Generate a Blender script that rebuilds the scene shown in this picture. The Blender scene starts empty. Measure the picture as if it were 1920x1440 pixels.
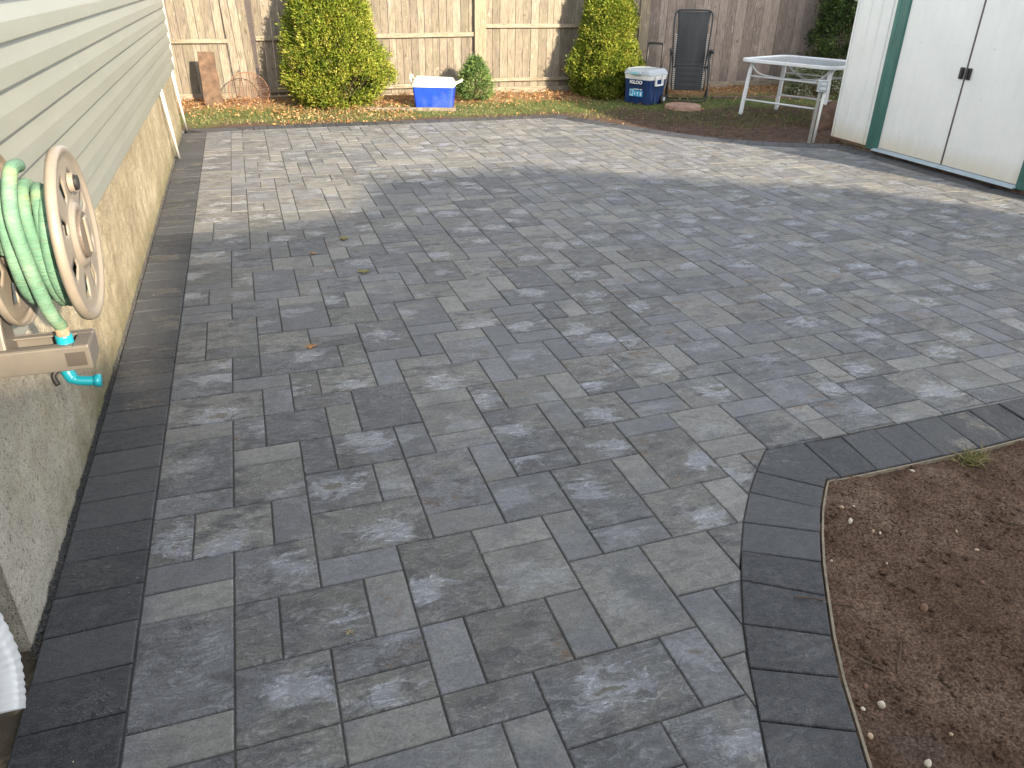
import bpy, bmesh, math, random
import numpy as np
from mathutils import Vector, Matrix, noise, Euler

random.seed(7); np.random.seed(7)
SC = bpy.context.scene
COL = SC.collection
PI = math.pi

# ------------------------------------------------------------------ camera
RM = Matrix(((0.950356, 0.130548, -0.282456), (-0.310657, 0.449954, -0.837277), (0.017788, 0.883458, 0.468172)))
cd = bpy.data.cameras.new("camera"); cam = bpy.data.objects.new("camera", cd); COL.objects.link(cam)
cam.matrix_world = Matrix.Translation((0, 0, 1.6)) @ RM.to_4x4()
cd.sensor_fit = 'HORIZONTAL'; cd.sensor_width = 36; cd.lens = 36 * 1434.76 / 1920
cd.clip_start = 0.02; cd.clip_end = 500
SC.camera = cam

# ------------------------------------------------------------------ light
SUN_EL = math.radians(20.5)
LDIR = Vector((-0.36, 1.0, 0)).normalized()          # horizontal travel of the light
TAN = math.tan(SUN_EL)
w = bpy.data.worlds.new("World"); SC.world = w; w.use_nodes = True
nt = w.node_tree; bg = nt.nodes['Background']
sky = nt.nodes.new('ShaderNodeTexSky'); sky.sky_type = 'NISHITA'; sky.sun_disc = False
sky.sun_elevation = SUN_EL
sky.sun_rotation = math.atan2(-LDIR.x, -LDIR.y)
sky.air_density = 1.0; sky.dust_density = 0.6; sky.ozone_density = 1.0
hs = nt.nodes.new('ShaderNodeHueSaturation'); hs.inputs['Saturation'].default_value = .24
nt.links.new(sky.outputs[0], hs.inputs['Color']); nt.links.new(hs.outputs[0], bg.inputs[0]); bg.inputs[1].default_value = 0.15
sd = bpy.data.lights.new("sun", 'SUN'); sun = bpy.data.objects.new("sun", sd); COL.objects.link(sun)
sd.energy = 3.9; sd.angle = math.radians(0.9); sd.color = (1.0, 0.84, 0.63)
sdir = Vector((LDIR.x * math.cos(SUN_EL), LDIR.y * math.cos(SUN_EL), -math.sin(SUN_EL)))
sun.rotation_euler = sdir.to_track_quat('-Z', 'Y').to_euler()
sun.location = (3, -8, 9)
SC.view_settings.view_transform = 'Standard'; SC.view_settings.look = 'None'
SC.view_settings.gamma = 1; SC.view_settings.use_curve_mapping = False
SC.view_settings.exposure = 1.84

# ------------------------------------------------------------------ helpers
def link(o, parent=None):
    COL.objects.link(o)
    if parent is not None: o.parent = parent
    return o
def tag(o, label=None, cat=None, group=None, kind=None):
    if label: o['label'] = label
    if cat: o['category'] = cat
    if group: o['group'] = group
    if kind: o['kind'] = kind
    return o
def empty(name, loc, rz=0, label=None, cat=None, group=None):
    o = bpy.data.objects.new(name, None); o.empty_display_size = .1
    o.location = loc; o.rotation_euler = (0, 0, rz); link(o); tag(o, label, cat, group)
    return o
def obj(name, bm, mat, parent=None, smooth=False, bevel=0, segs=2):
    me = bpy.data.meshes.new(name)
    if isinstance(bm, tuple): me.from_pydata(*bm)
    else: bm.to_mesh(me); bm.free()
    me.materials.append(mat)
    if smooth: me.shade_smooth()
    o = bpy.data.objects.new(name, me); link(o, parent)
    if bevel:
        m = o.modifiers.new('bevel', 'BEVEL'); m.width = bevel; m.segments = segs; m.limit_method = 'ANGLE'; m.angle_limit = math.radians(40)
    return o
def BM(): return bmesh.new()
def box(bm, x0, x1, y0, y1, z0, z1, M=None):
    vs = [bm.verts.new(M @ Vector(p) if M else p) for p in ((x0,y0,z0),(x1,y0,z0),(x1,y1,z0),(x0,y1,z0),(x0,y0,z1),(x1,y0,z1),(x1,y1,z1),(x0,y1,z1))]
    for f in ((3,2,1,0),(4,5,6,7),(0,1,5,4),(1,2,6,5),(2,3,7,6),(3,0,4,7)): bm.faces.new([vs[i] for i in f])
def tube(bm, pts, r, n=8, cap=True, closed=False):
    pts = [Vector(p) for p in pts]; N = len(pts); rings = []
    rr = r if isinstance(r, (list, tuple)) else [r] * N
    up = Vector((0, 0, 1)); prev = None
    for i, p in enumerate(pts):
        if closed: d = (pts[(i+1) % N] - pts[i-1]).normalized()
        else: d = (pts[min(i+1, N-1)] - pts[max(i-1, 0)]).normalized()
        if prev is None:
            a = d.orthogonal().normalized()
        else:
            a = (prev - d * prev.dot(d))
            a = a.normalized() if a.length > 1e-6 else d.orthogonal().normalized()
        prev = a; b = d.cross(a)
        rings.append([bm.verts.new(p + (a * math.cos(t) + b * math.sin(t)) * rr[i]) for t in [2 * PI * k / n for k in range(n)]])
    M_ = N if closed else N - 1
    for i in range(M_):
        A = rings[i]; B = rings[(i+1) % N]
        for k in range(n): bm.faces.new((A[k], A[(k+1) % n], B[(k+1) % n], B[k]))
    if cap and not closed:
        bm.faces.new(rings[0][::-1]); bm.faces.new(rings[-1])
def prism(bm, poly, z0, z1, M=None):
    f = (lambda p: M @ Vector(p)) if M else (lambda p: p)
    a = [bm.verts.new(f((x, y, z0))) for x, y in poly]; b = [bm.verts.new(f((x, y, z1))) for x, y in poly]
    n = len(poly)
    bm.faces.new(a[::-1]); bm.faces.new(b)
    for i in range(n): bm.faces.new((a[i], a[(i+1) % n], b[(i+1) % n], b[i]))
def bez(pts, n=8):
    """catmull-rom through pts"""
    P = [Vector(p) for p in pts]; out = []
    for i in range(len(P) - 1):
        p0 = P[max(i-1, 0)]; p1 = P[i]; p2 = P[i+1]; p3 = P[min(i+2, len(P)-1)]
        for k in range(n):
            t = k / n
            out.append(0.5 * ((2*p1) + (p2-p0)*t + (2*p0-5*p1+4*p2-p3)*t*t + (3*p1-p0-3*p2+p3)*t**3))
    out.append(P[-1]); return out
def rrect(w, h, r, n=5, cx=0, cy=0):
    out = []
    for (sx, sy, a0) in ((1, 1, 0), (-1, 1, 90), (-1, -1, 180), (1, -1, 270)):
        for k in range(n + 1):
            a = math.radians(a0 + 90 * k / n)
            out.append((cx + sx * (w/2 - r) + r * math.cos(a), cy + sy * (h/2 - r) + r * math.sin(a)))
    return out

# ------------------------------------------------------------------ materials
class Mat:
    def __init__(s, name, rough=.7, spec=.5, metal=0):
        s.m = bpy.data.materials.new(name); s.m.use_nodes = True; s.t = s.m.node_tree
        s.b = s.t.nodes['Principled BSDF']; s.b.inputs['Roughness'].default_value = rough
        s.b.inputs['Metallic'].default_value = metal; s.b.inputs['Specular IOR Level'].default_value = spec
    def n(s, typ, **kw):
        nd = s.t.nodes.new(typ)
        for k, v in kw.items():
            if hasattr(nd, k) and k not in ('Scale',): setattr(nd, k, v)
            else: nd.inputs[k].default_value = v
        return nd
    def l(s, a, b): s.t.links.new(a, b)
    def coord(s, kind='Object', scale=(1, 1, 1), rot=(0, 0, 0), loc=(0, 0, 0)):
        tc = s.n('ShaderNodeTexCoord'); mp = s.n('ShaderNodeMapping')
        mp.inputs['Scale'].default_value = scale; mp.inputs['Rotation'].default_value = rot; mp.inputs['Location'].default_value = loc
        s.l(tc.outputs[kind], mp.inputs[0]); return mp.outputs[0]
    def noise(s, vec, scale, detail=4, rough=.55, dist=0, out='Fac'):
        nd = s.n('ShaderNodeTexNoise'); nd.inputs['Scale'].default_value = scale; nd.inputs['Detail'].default_value = detail
        nd.inputs['Roughness'].default_value = rough; nd.inputs['Distortion'].default_value = dist
        if vec is not None: s.l(vec, nd.inputs['Vector'])
        return nd.outputs[out]
    def ramp(s, fac, stops, interp='LINEAR'):
        r = s.n('ShaderNodeValToRGB'); cr = r.color_ramp; cr.interpolation = interp
        while len(cr.elements) < len(stops): cr.elements.new(.5)
        for e, (p, c) in zip(cr.elements, stops):
            e.position = p; e.color = (c, c, c, 1) if isinstance(c, (int, float)) else (*c, 1)
        s.l(fac, r.inputs[0]); return r.outputs[0]
    def mix(s, fac, a, b, mode='MIX'):
        m = s.n('ShaderNodeMix'); m.data_type = 'RGBA'; m.blend_type = mode
        for sock, v in ((m.inputs[0], fac), (m.inputs[6], a), (m.inputs[7], b)):
            if isinstance(v, (int, float)): sock.default_value = v if sock == m.inputs[0] else (v, v, v, 1)
            elif isinstance(v, tuple): sock.default_value = (*v, 1)
            else: s.l(v, sock)
        return m.outputs[2]
    def math(s, op, a, b=0, c=0, clamp=False):
        m = s.n('ShaderNodeMath'); m.operation = op; m.use_clamp = clamp
        for i, v in enumerate((a, b, c)):
            if isinstance(v, (int, float)): m.inputs[i].default_value = v
            else: s.l(v, m.inputs[i])
        return m.outputs[0]
    def attr(s, name, out='Color'):
        a = s.n('ShaderNodeAttribute'); a.attribute_name = name; return a.outputs[out]
    def sep(s, v):
        a = s.n('ShaderNodeSeparateXYZ'); s.l(v, a.inputs[0]); return a.outputs
    def col(s, c):
        if isinstance(c, tuple): s.b.inputs['Base Color'].default_value = (*c, 1)
        else: s.l(c, s.b.inputs['Base Color'])
    def rough(s, r): s.l(r, s.b.inputs['Roughness'])
    def bump(s, h, strength=.5, dist=.01, chain=None):
        b = s.n('ShaderNodeBump'); b.inputs['Strength'].default_value = strength; b.inputs['Distance'].default_value = dist
        s.l(h, b.inputs['Height'])
        if chain is not None: s.l(chain, b.inputs['Normal'])
        s.l(b.outputs[0], s.b.inputs['Normal']); return b.outputs[0]

def simple(name, c, rough=.5, metal=0, var=.12, scale=12, bump=.15, bd=.002, dirt=None, spec=.5, stretch=(1,1,1)):
    M = Mat(name, rough, spec, metal); v = M.coord(scale=stretch)
    n = M.noise(v, scale, 5)
    dk = tuple(x * (1 - var) for x in c); lt = tuple(min(1, x * (1 + var)) for x in c)
    cc = M.ramp(n, [(.3, dk), (.7, lt)])
    if dirt:
        n2 = M.noise(v, scale * .35, 6, .7); cc = M.mix(M.ramp(n2, [(.5, 0.0), (.72, dirt[1])]), cc, dirt[0])
    M.col(cc)
    if bump: M.bump(M.noise(v, scale * 6, 4), bump, bd)
    return M.m

# --- pavers: uv = position on the paver in metres from its centre, pc = three random numbers, ps = paver size
def paver_mat(name, dark=False):
    M = Mat(name, .6, .5)
    uv = M.n('ShaderNodeUVMap').outputs[0]
    pc = M.attr('pc'); r = M.sep(pc); r1, r2, r3 = r[0], r[1], r[2]
    tc = M.n('ShaderNodeTexCoord').outputs['Object']
    off = M.n('ShaderNodeVectorMath'); off.operation = 'MULTIPLY_ADD'
    M.l(pc, off.inputs[0]); off.inputs[1].default_value = (37, 53, 71); M.l(uv, off.inputs[2]); pv = off.outputs[0]
    st = M.n('ShaderNodeMapping'); st.inputs['Scale'].default_value = (1, 1.9, 1); M.l(pv, st.inputs[0]); sv = st.outputs[0]
    big = M.noise(pv, 3.2, 4, .55, .4)
    blot = M.noise(sv, 9, 6, .62, .6)
    fine = M.noise(pv, 140, 3, .6)
    grain = M.noise(pv, 420, 2, .5)
    if dark:
        c = M.mix(M.ramp(M.math('MULTIPLY', M.math('ADD', r1, M.math('MULTIPLY', big, .6)), .6), [(.22, 0.0), (.74, 1.0)]), (.018, .020, .026), (.052, .055, .062))
        c = M.mix(M.ramp(M.noise(sv, 14, 7, .72, .5), [(.50, 0.0), (.72, .55)]), c, (.092, .096, .105))
        c = M.mix(M.ramp(M.noise(pv, 5, 4, .6), [(.6, 0.0), (.78, .3)]), c, (.075, .085, .075))
    else:
        big_ = M.ramp(M.attr('ps', 'Fac'), [(.3, .45), (.6, 1.0)])
        warm = M.mix(r1, (.170, .169, .158), (.278, .274, .252))
        blue = M.mix(r2, (.135, .139, .149), (.218, .224, .240))
        sel = M.math('ADD', M.math('MULTIPLY', big, 1.9), M.math('MULTIPLY', r3, .8))
        c = M.mix(M.ramp(sel, [(1.18 / 2, 0.0), (1.50 / 2, 1.0)]) if False else M.ramp(M.math('MULTIPLY', sel, .5), [(.60, 0.0), (.74, 1.0)]), warm, blue)
        c = M.mix(M.math('MULTIPLY', big_, M.ramp(blot, [(.38, .85), (.52, 0.0)])), c, (.088, .091, .098))
        c = M.mix(M.math('MULTIPLY', big_, M.ramp(M.noise(pv, 16, 7, .75, .3), [(.50, 0.0), (.72, .5)])), c, (.33, .34, .345))
        vein = M.math('ABSOLUTE', M.math('SUBTRACT', M.noise(sv, 5.5, 8, .68, 1.4), .5))
        c = M.mix(M.math('MULTIPLY', M.ramp(vein, [(.0, .5), (.018, 0.0)]), M.math('MULTIPLY', big_, M.ramp(M.noise(pv, 8, 3), [(.48, 0.0), (.62, 1.0)]))), c, (.46, .47, .48))
        cr = M.math('ABSOLUTE', M.math('SUBTRACT', M.noise(sv, 7.5, 7, .66, 2.2), .5))
        c = M.mix(M.math('MULTIPLY', M.ramp(cr, [(.0, .8), (.012, 0.0)]), M.ramp(M.noise(pv, 6, 3), [(.56, 0.0), (.62, 1.0)])), c, (.07, .065, .055))
        rust = M.math('MULTIPLY', M.ramp(M.noise(pv, 11, 5, .65), [(.57, 0.0), (.70, .8)]), M.ramp(r2, [(.78, 0.0), (.82, 1.0)]))
        c = M.mix(rust, c, (.19, .11, .055))
    c = M.mix(M.ramp(fine, [(.38, .55), (.60, 0.0)]), c, M.mix(.5, c, (.02, .02, .02)))
    c = M.mix(M.ramp(M.noise(pv, 45, 5, .7), [(.40, .30), (.56, 0.0)]), c, (.09, .09, .09))
    c = M.mix(M.ramp(grain, [(.60, 0.0), (.72, .35)]), c, (.42, .42, .41))
    # smooth patch on cleft stones; its bluish sky sheen is painted into the colour
    sp = M.sep(uv)
    cx = M.math('MULTIPLY_ADD', r2, .22, -.10); cy = M.math('MULTIPLY_ADD', r3, .16, -.08)
    dx = M.math('SUBTRACT', sp[0], cx); dy = M.math('MULTIPLY', M.math('SUBTRACT', sp[1], cy), 1.4)
    d = M.math('SQRT', M.math('ADD', M.math('MULTIPLY', dx, dx), M.math('MULTIPLY', dy, dy)))
    d = M.math('ADD', d, M.math('MULTIPLY', M.math('SUBTRACT', M.noise(sv, 6.5, 8, .74, 1.1), .5), .55))
    size = M.attr('ps', 'Fac')
    r4 = M.math('FRACT', M.math('MULTIPLY', M.math('ADD', r1, r3), 7.31))
    pd = M.math('SUBTRACT', d, M.math('MULTIPLY', r4, .045))
    patch = M.math('MULTIPLY', M.ramp(pd, [(.010, 1.0), (.055, 0.0)]), M.ramp(r4, [(.28, 0.0), (.5, 1.0)]))
    patch = M.math('MULTIPLY', patch, M.ramp(size, [(.35, 0.0), (.5, 1.0)]))
    if not dark:
        c = M.mix(M.math('MULTIPLY', patch, .55), c, (.36, .385, .44))
        eff = M.math('MULTIPLY', patch, M.ramp(M.noise(sv, 26, 6, .75, 1.2), [(.54, 0.0), (.62, 1.0)]))
        c = M.mix(M.math('MULTIPLY', eff, .42), c, (.62, .64, .68))
        pit = M.math('MULTIPLY', M.ramp(d, [(.0, 1.0), (.012, 0.0)]), M.ramp(r4, [(.80, 0.0), (.84, 1.0)]))
        c = M.mix(M.math('MULTIPLY', pit, .8), c, (.11, .10, .075))
    # sandy wear towards the arrises
    M.col(c)
    rr = M.math('SUBTRACT', M.math('MULTIPLY_ADD', blot, .25, .56 if not dark else .50), M.math('MULTIPLY', patch, .46))
    M.rough(rr)
    # cleft relief
    wav = M.noise(sv, 16, 7, .62, 1.6)
    rid = M.math('ABSOLUTE', M.math('SUBTRACT', wav, .5))
    rel = M.math('ADD', M.math('MULTIPLY', M.ramp(rid, [(.0, 0.0), (.09, 1.0)]), .55), M.math('MULTIPLY', M.noise(sv, 34, 5, .6, .6), .9))
    amp = M.math('MULTIPLY_ADD', M.ramp(size, [(.35, 0.0), (.5, 1.0)]), .75, .25)
    b1 = M.bump(M.math('MULTIPLY', rel, amp), .8 if not dark else .4, .008)
    M.bump(M.math('ADD', fine, M.math('MULTIPLY', grain, .5)), .35, .0012, chain=b1)
    return M.m
M_PAV = paver_mat('paver_stone'); M_BOR = paver_mat('charcoal_paver', True)

def wood_mat(name, c0, c1, knots=True, green=.0, seed=0.0, wear=.5):
    M = Mat(name, .85, .25)
    at = M.attr('bc'); r = M.sep(at)
    tc = M.n('ShaderNodeTexCoord').outputs['Object']
    off = M.n('ShaderNodeVectorMath'); off.operation = 'MULTIPLY_ADD'; M.l(at, off.inputs[0]); off.inputs[1].default_value = (13, 17, 29); M.l(tc, off.inputs[2])
    mp = M.n('ShaderNodeMapping'); mp.inputs['Scale'].default_value = (1, 1, .07); M.l(off.outputs[0], mp.inputs[0]); g = mp.outputs[0]
    gr = M.noise(g, 95, 6, .7, .2)
    m2 = M.n('ShaderNodeMapping'); m2.inputs['Scale'].default_value = (1, 1, .35); M.l(off.outputs[0], m2.inputs[0])
    bl = M.noise(m2.outputs[0], 9, 6, .7, .5)
    c = M.mix(M.math('MULTIPLY_ADD', r[0], .7, M.math('MULTIPLY', bl, .3)), c0, c1)
    c = M.mix(M.ramp(gr, [(.32, .9), (.52, 0.0)]), c, tuple(x * .38 for x in c0))
    c = M.mix(M.ramp(bl, [(.52, 0.0), (.70, wear)]), c, tuple(min(1, x * 1.35) for x in c1))
    v = M.noise(m2.outputs[0], 26, 4, .6, .4)
    c = M.mix(M.ramp(v, [(.63, 0.0), (.70, .55)]), c, tuple(min(1, x * 1.6) for x in c1))
    if knots: c = M.mix(M.ramp(M.noise(off.outputs[0], 7, 2), [(.70, 0.0), (.76, .7)]), c, tuple(x * .35 for x in c0))
    if green: c = M.mix(M.ramp(M.noise(off.outputs[0], 3, 4), [(.45, 0.0), (.7, green)]), c, (.12, .135, .07))
    M.col(c); M.bump(M.math('ADD', gr, M.math('MULTIPLY', v, .6)), .55, .004)
    return M.m
M_FENCE = wood_mat('weathered_pine', (.130, .110, .086), (.275, .238, .188), green=.2, wear=.28)
M_FENCE2 = wood_mat('weathered_grey_boards', (.135, .108, .092), (.285, .235, .20), wear=.35)
M_RAIL = wood_mat('weathered_rail', (.19, .16, .12), (.31, .265, .20), knots=False, green=.1)
M_POST = wood_mat('post_wood', (.20, .165, .115), (.30, .25, .18))

# ------------------------------------------------------------------ patio: paving field
RECTS = "0,8,2,3;0,7,2,1;0,5,1,2;1,5,2,2;3,5,1,2;0,4,2,1;0,3,2,1;2,3,2,2;0,0,2,3;2,1,1,2;3,1,2,2;2,-1,2,2;0,-1,2,1;4,0,2,1;6,-1,1,2;6,-2,2,1;7,-1,2,2;8,-3,3,2;9,-1,1,2;10,-1,2,3;11,-3,1,2;12,-2,1,2;4,4,3,2;4,3,2,1;5,1,1,2;6,1,2,3;8,3,2,1;8,1,2,2;7,5,2,3;7,4,2,1;4,6,2,2;6,6,1,2;10,2,1,2;9,4,2,2;9,6,1,2;10,6,2,1;10,7,2,3;0,11,2,1;2,10,1,2;2,9,2,1;2,7,2,2;3,10,2,2;4,8,1,2;5,10,1,2;5,8,2,2;7,8,1,2;6,10,2,3;8,9,2,2;8,8,2,1;0,12,3,2;3,12,1,2;0,14,2,2;0,16,2,1;2,15,1,2;2,14,2,1;4,13,1,2;4,12,2,1;5,13,2,2;7,13,1,2;3,15,3,2;3,17,2,2;5,18,2,1;5,17,2,1;6,15,1,2;7,16,2,3;7,15,2,1;9,15,1,2;9,17,2,1;10,16,2,1;10,14,2,2;8,14,2,1;8,12,3,2;11,12,1,2;8,11,2,1;10,10,1,2;12,12,2,3;12,15,1,2;11,10,2,2;13,10,1,2;12,8,1,2;13,8,2,2;12,6,2,2;14,11,2,2;14,10,2,1;14,13,1,2;15,13,2,2;17,13,1,2;18,13,2,2;20,13,1,2;16,10,2,3;18,11,1,2;19,11,2,2;18,10,2,1;19,8,1,2;17,8,2,2;15,9,2,1;15,8,2,1;14,7,2,1;14,4,2,3;13,4,1,2;11,3,2,3;11,2,2,1;13,2,2,2;15,2,1,2;12,0,2,2;16,6,2,2;16,5,2,1;16,3,1,2;1,18,2,3;1,17,2,1;0,17,1,4;0,30,2,1;0,29,2,1;0,26,2,3;0,25,2,1;2,29,2,2;2,28,2,1;2,27,2,1;4,29,1,2;4,27,2,2;5,29,2,3;6,27,1,2;5,26,2,1;5,25,2,1;5,23,1,2;3,24,2,3;3,23,2,1;2,25,1,2;1,23,2,2;0,23,1,2;0,22,2,1;0,21,2,1;2,21,2,2;4,22,2,1;3,19,1,2;4,19,2,3;6,19,2,2;8,19,1,2;9,18,2,3;6,21,1,2;7,21,1,2;6,23,2,2;0,33,1,2;1,33,2,2;0,31,3,2;3,32,1,2;4,32,2,2;3,31,2,1;6,32,2,2;7,30,2,2;9,30,1,2;7,28,1,2;8,28,2,2;7,25,2,3;9,26,2,2;9,25,2,1;8,24,2,1;8,21,2,3;10,23,1,2;10,21,2,2;11,23,2,3;11,26,1,2;10,29,2,1;10,28,2,1;12,29,2,2;12,26,2,3;13,23,2,3;12,20,2,3;12,19,2,1;11,19,1,2;11,17,2,2;13,18,2,1;15,17,1,2;16,17,1,2;13,16,2,2;15,15,3,2;17,17,2,1;14,19,3,2;14,21,1,2;15,21,2,3;15,24,1,2;16,24,2,3;17,23,2,1;17,21,1,2;18,21,2,2;17,18,2,3;20,18,2,2;21,20,1,2;22,20,1,2;22,18,3,2;25,18,1,2;21,14,2,4;23,16,1,2;24,16,2,2;19,16,2,2;19,15,2,1;18,15,1,2;23,14,2,2;25,14,1,2;22,12,2,2;21,12,1,2;21,11,2,1;20,9,3,2;23,10,2,2;25,10,1,2;24,12,3,2;27,12,1,2;23,8,1,2;24,8,2,2;22,7,1,2;20,7,2,2;18,7,2,1;23,6,2,2;25,5,2,3;27,6,2,2;27,5,2,1;26,8,2,1;28,8,2,2;28,10,2,1;26,9,2,3;30,12,2,1;30,9,2,3;30,8,2,1;32,11,2,2;32,9,1,2;27,15,2,2;26,15,1,2;26,14,2,1;28,13,1,2;29,16,2,1;29,13,1,3;30,17,2,3;32,18,2,2;30,20,2,2;28,17,1,2;29,17,1,2"
CF = [[-0.466252, 1.428335], [0.12216, 0.001575], [0.000534, 0.121504], [-8.8e-05, -3.2e-05], [0.000103, 6.3e-05], [-8e-06, -5.3e-05]]
def gmap0(a, b):
    f = (1, a, b, a*b, a*a, b*b)
    return [sum(f[k] * CF[k][j] for k in range(6)) for j in (0, 1)]
def gmap(a, b):
    ca = min(max(a, -2), 26); cb = min(max(b, -6), 30)
    p = gmap0(ca, cb); e = .01
    pa = gmap0(ca + e, cb); pb = gmap0(ca, cb + e)
    if a != ca or b != cb:
        ga = [(pa[j] - p[j]) / e for j in (0, 1)]; gb = [(pb[j] - p[j]) / e for j in (0, 1)]
        if a > ca: ga = [.1228, .0012]
        if b > cb: gb = [.0003, .1195]
        p = [p[j] + ga[j] * (a - ca) + gb[j] * (b - cb) for j in (0, 1)]
    return p
occ = {}; rects = []
for s in RECTS.split(';'):
    r = tuple(map(int, s.split(','))); rects.append(r)
    for a in range(r[0], r[0] + r[2]):
        for b in range(r[1], r[1] + r[3]): occ[a, b] = 1
rng = random.Random(11)
NA, NB0, NB1 = 62, -12, 76
for b in range(NB0, NB1):
    for a in range(0, NA):
        if (a, b) in occ: continue
        ch = [((2, 2), 6), ((2, 1), 3.4), ((1, 2), 4.2), ((3, 2), 1.6), ((2, 3), 1.8)]
        rng_ch = []
        for (w_, h_), p in ch:
            if all((a + i, b + j) not in occ and a + i < NA for i in range(w_) for j in range(h_)): rng_ch.append(((w_, h_), p))
        if not rng_ch: rng_ch = [((1, 1), 1)]
        # do not leave one-cell slivers where avoidable
        best = []
        for (w_, h_), p in rng_ch:
            if (a + w_, b) not in occ and (a + w_ + 1, b) in occ: p *= .15
            best.append(((w_, h_), p))
        tot = sum(p for _, p in best); t = rng.random() * tot
        for (w_, h_), p in best:
            t -= p
            if t <= 0: break
        rects.append((a, b, w_, h_))
        for i in range(w_):
            for j in range(h_): occ[a + i, b + j] = 1

def clip_half(poly, p, q, keep_left=True):
    """clip a convex polygon by the line p->q"""
    out = []; dx, dy = q[0] - p[0], q[1] - p[1]
    s = lambda v: ((dx * (v[1] - p[1]) - dy * (v[0] - p[0])) * (1 if keep_left else -1))
    for i in range(len(poly)):
        A = poly[i]; B = poly[(i+1) % len(poly)]; sa, sb = s(A), s(B)
        if sa >= 0: out.append(A)
        if (sa >= 0) != (sb >= 0):
            t = sa / (sa - sb); out.append((A[0] + (B[0] - A[0]) * t, A[1] + (B[1] - A[1]) * t))
    return out
def area(p): return .5 * abs(sum(p[i][0] * p[(i+1) % len(p)][1] - p[(i+1) % len(p)][0] * p[i][1] for i in range(len(p))))
def subtract(poly, conv):
    """poly minus a convex ccw polygon -> pieces"""
    out = []; cur = poly
    if len(conv) < 3: return [poly]
    # start with the edge that keeps most of the stone, so that no joint runs on past the border
    ks = [(area(o) if len(o) > 2 else 0) for o in (clip_half(poly, conv[i], conv[(i+1) % len(conv)], False) for i in range(len(conv)))]
    ins = poly
    for i in range(len(conv)):
        ins = clip_half(ins, conv[i], conv[(i+1) % len(conv)], True)
        if len(ins) < 3: return [poly]
    if area(ins) < 2e-5: return [poly]
    order = sorted(range(len(conv)), key=lambda i: -ks[i])
    first = True
    for i in order:
        p, q = conv[i], conv[(i+1) % len(conv)]
        o = clip_half(cur, p, q, False)
        if len(o) > 2 and area(o) > (2e-4 if first else 5e-4): out.append(o)
        first = False
        cur = clip_half(cur, p, q, True)
        if len(cur) < 3 or area(cur) < 1e-6: break
    return out

# outlines (inner = paving side of the border course, outer = soil side)
def gp(px, py):
    """point of the paving seen at a pixel of the survey photo"""
    d = RM @ Vector((px - 960, -(py - 720), -1434.76)); t = -1.6 / d.z; return (d.x * t, d.y * t)
# surveyed joints of the bed border: paving end, soil end
JL = [((1424, 1352), (1606.5, 1372)), ((1405, 1253), (1576, 1270)), ((1393, 1171), (1559, 1192)), ((1390, 1089), (1548, 1117)), ((1389.5, 1033), (1540, 1053.5)),
      ((1394, 979), (1537.5, 999)), ((1405, 923), (1538.5, 954)), ((1418, 884.6), (1545, 915))]
JR = [((1507, 831), (1577, 895.5)), ((1577, 819), (1645, 881)), ((1637, 806), (1711, 867)), ((1697, 794), (1769, 854)), ((1757, 782.5), (1837, 840)), ((1815.5, 770), (1896, 825)), ((1871, 758.5), (1955, 810))]
BL = [(gp(*a), gp(*b)) for a, b in JL]; BR = [(gp(*a), gp(*b)) for a, b in JR]
def ext(p, q, n):  # carry the course on past the frame at the same pace
    return [((q[0][0] + (q[0][0]-p[0][0])*k, q[0][1] + (q[0][1]-p[0][1])*k), (q[1][0] + (q[1][0]-p[1][0])*k, q[1][1] + (q[1][1]-p[1][1])*k)) for k in range(1, n + 1)]
BL = ext(BL[1], BL[0], 5)[::-1] + BL; BR = BR + ext(BR[0], BR[-1], 3)
BCOR_IN, BCOR_OUT = gp(1435.5, 843.5), gp(1549, 899)
BED_IN = [a for a, b in BL] + [BCOR_IN] + [a for a, b in BR]
BED_OUT = [b for a, b in BL] + [BCOR_OUT] + [b for a, b in BR]
def hull(P):
    P = sorted(set(P)); 
    def half(Q):
        h = []
        for p in Q:
            while len(h) > 1 and (h[-1][0]-h[-2][0])*(p[1]-h[-2][1]) - (h[-1][1]-h[-2][1])*(p[0]-h[-2][0]) <= 0: h.pop()
            h.append(p)
        return h
    a = half(P); b = half(P[::-1]); return a[:-1] + b[:-1]
BED_CONV = hull(BED_IN + [(5.5, BED_IN[-1][1]), (5.5, -.3), (BED_IN[0][0], -.3)])[::-1]
def ccw(p):
    a = sum(p[i][0] * p[(i+1) % len(p)][1] - p[(i+1) % len(p)][0] * p[i][1] for i in range(len(p)))
    return p if a > 0 else p[::-1]
FAR_OUT = [(-.71, 9.845), (.08, 9.893), (2.01, 9.946), (3.94, 10.013)]
FAR_IN = [(-.47, 9.60), (.08, 9.655), (2.01, 9.71), (3.80, 9.775)]
CUR_OUT = [(3.94, 10.013), (4.27, 9.45), (4.60, 8.85), (4.93, 8.30), (5.28, 7.90), (5.72, 7.60), (6.15, 7.44), (6.40, 7.36), (6.42, 6.6), (6.44, 5.0), (6.46, 3.2)]
CUR_IN = [(3.80, 9.775), (4.07, 9.29), (4.40, 8.71), (4.74, 8.14), (5.11, 7.72), (5.60, 7.37), (6.00, 7.22), (6.10, 7.10), (6.14, 6.6), (6.16, 5.0), (6.18, 3.2)]
LAWN1 = ccw([(-3, 9.585), (-.47, 9.60), (.08, 9.655), (2.01, 9.71), (3.80, 9.775), (3.8, 14), (-3, 14)])
LAWN1b = ccw([(3.80, 9.775), (9, 9.775), (9, 14), (3.80, 14)])
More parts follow.
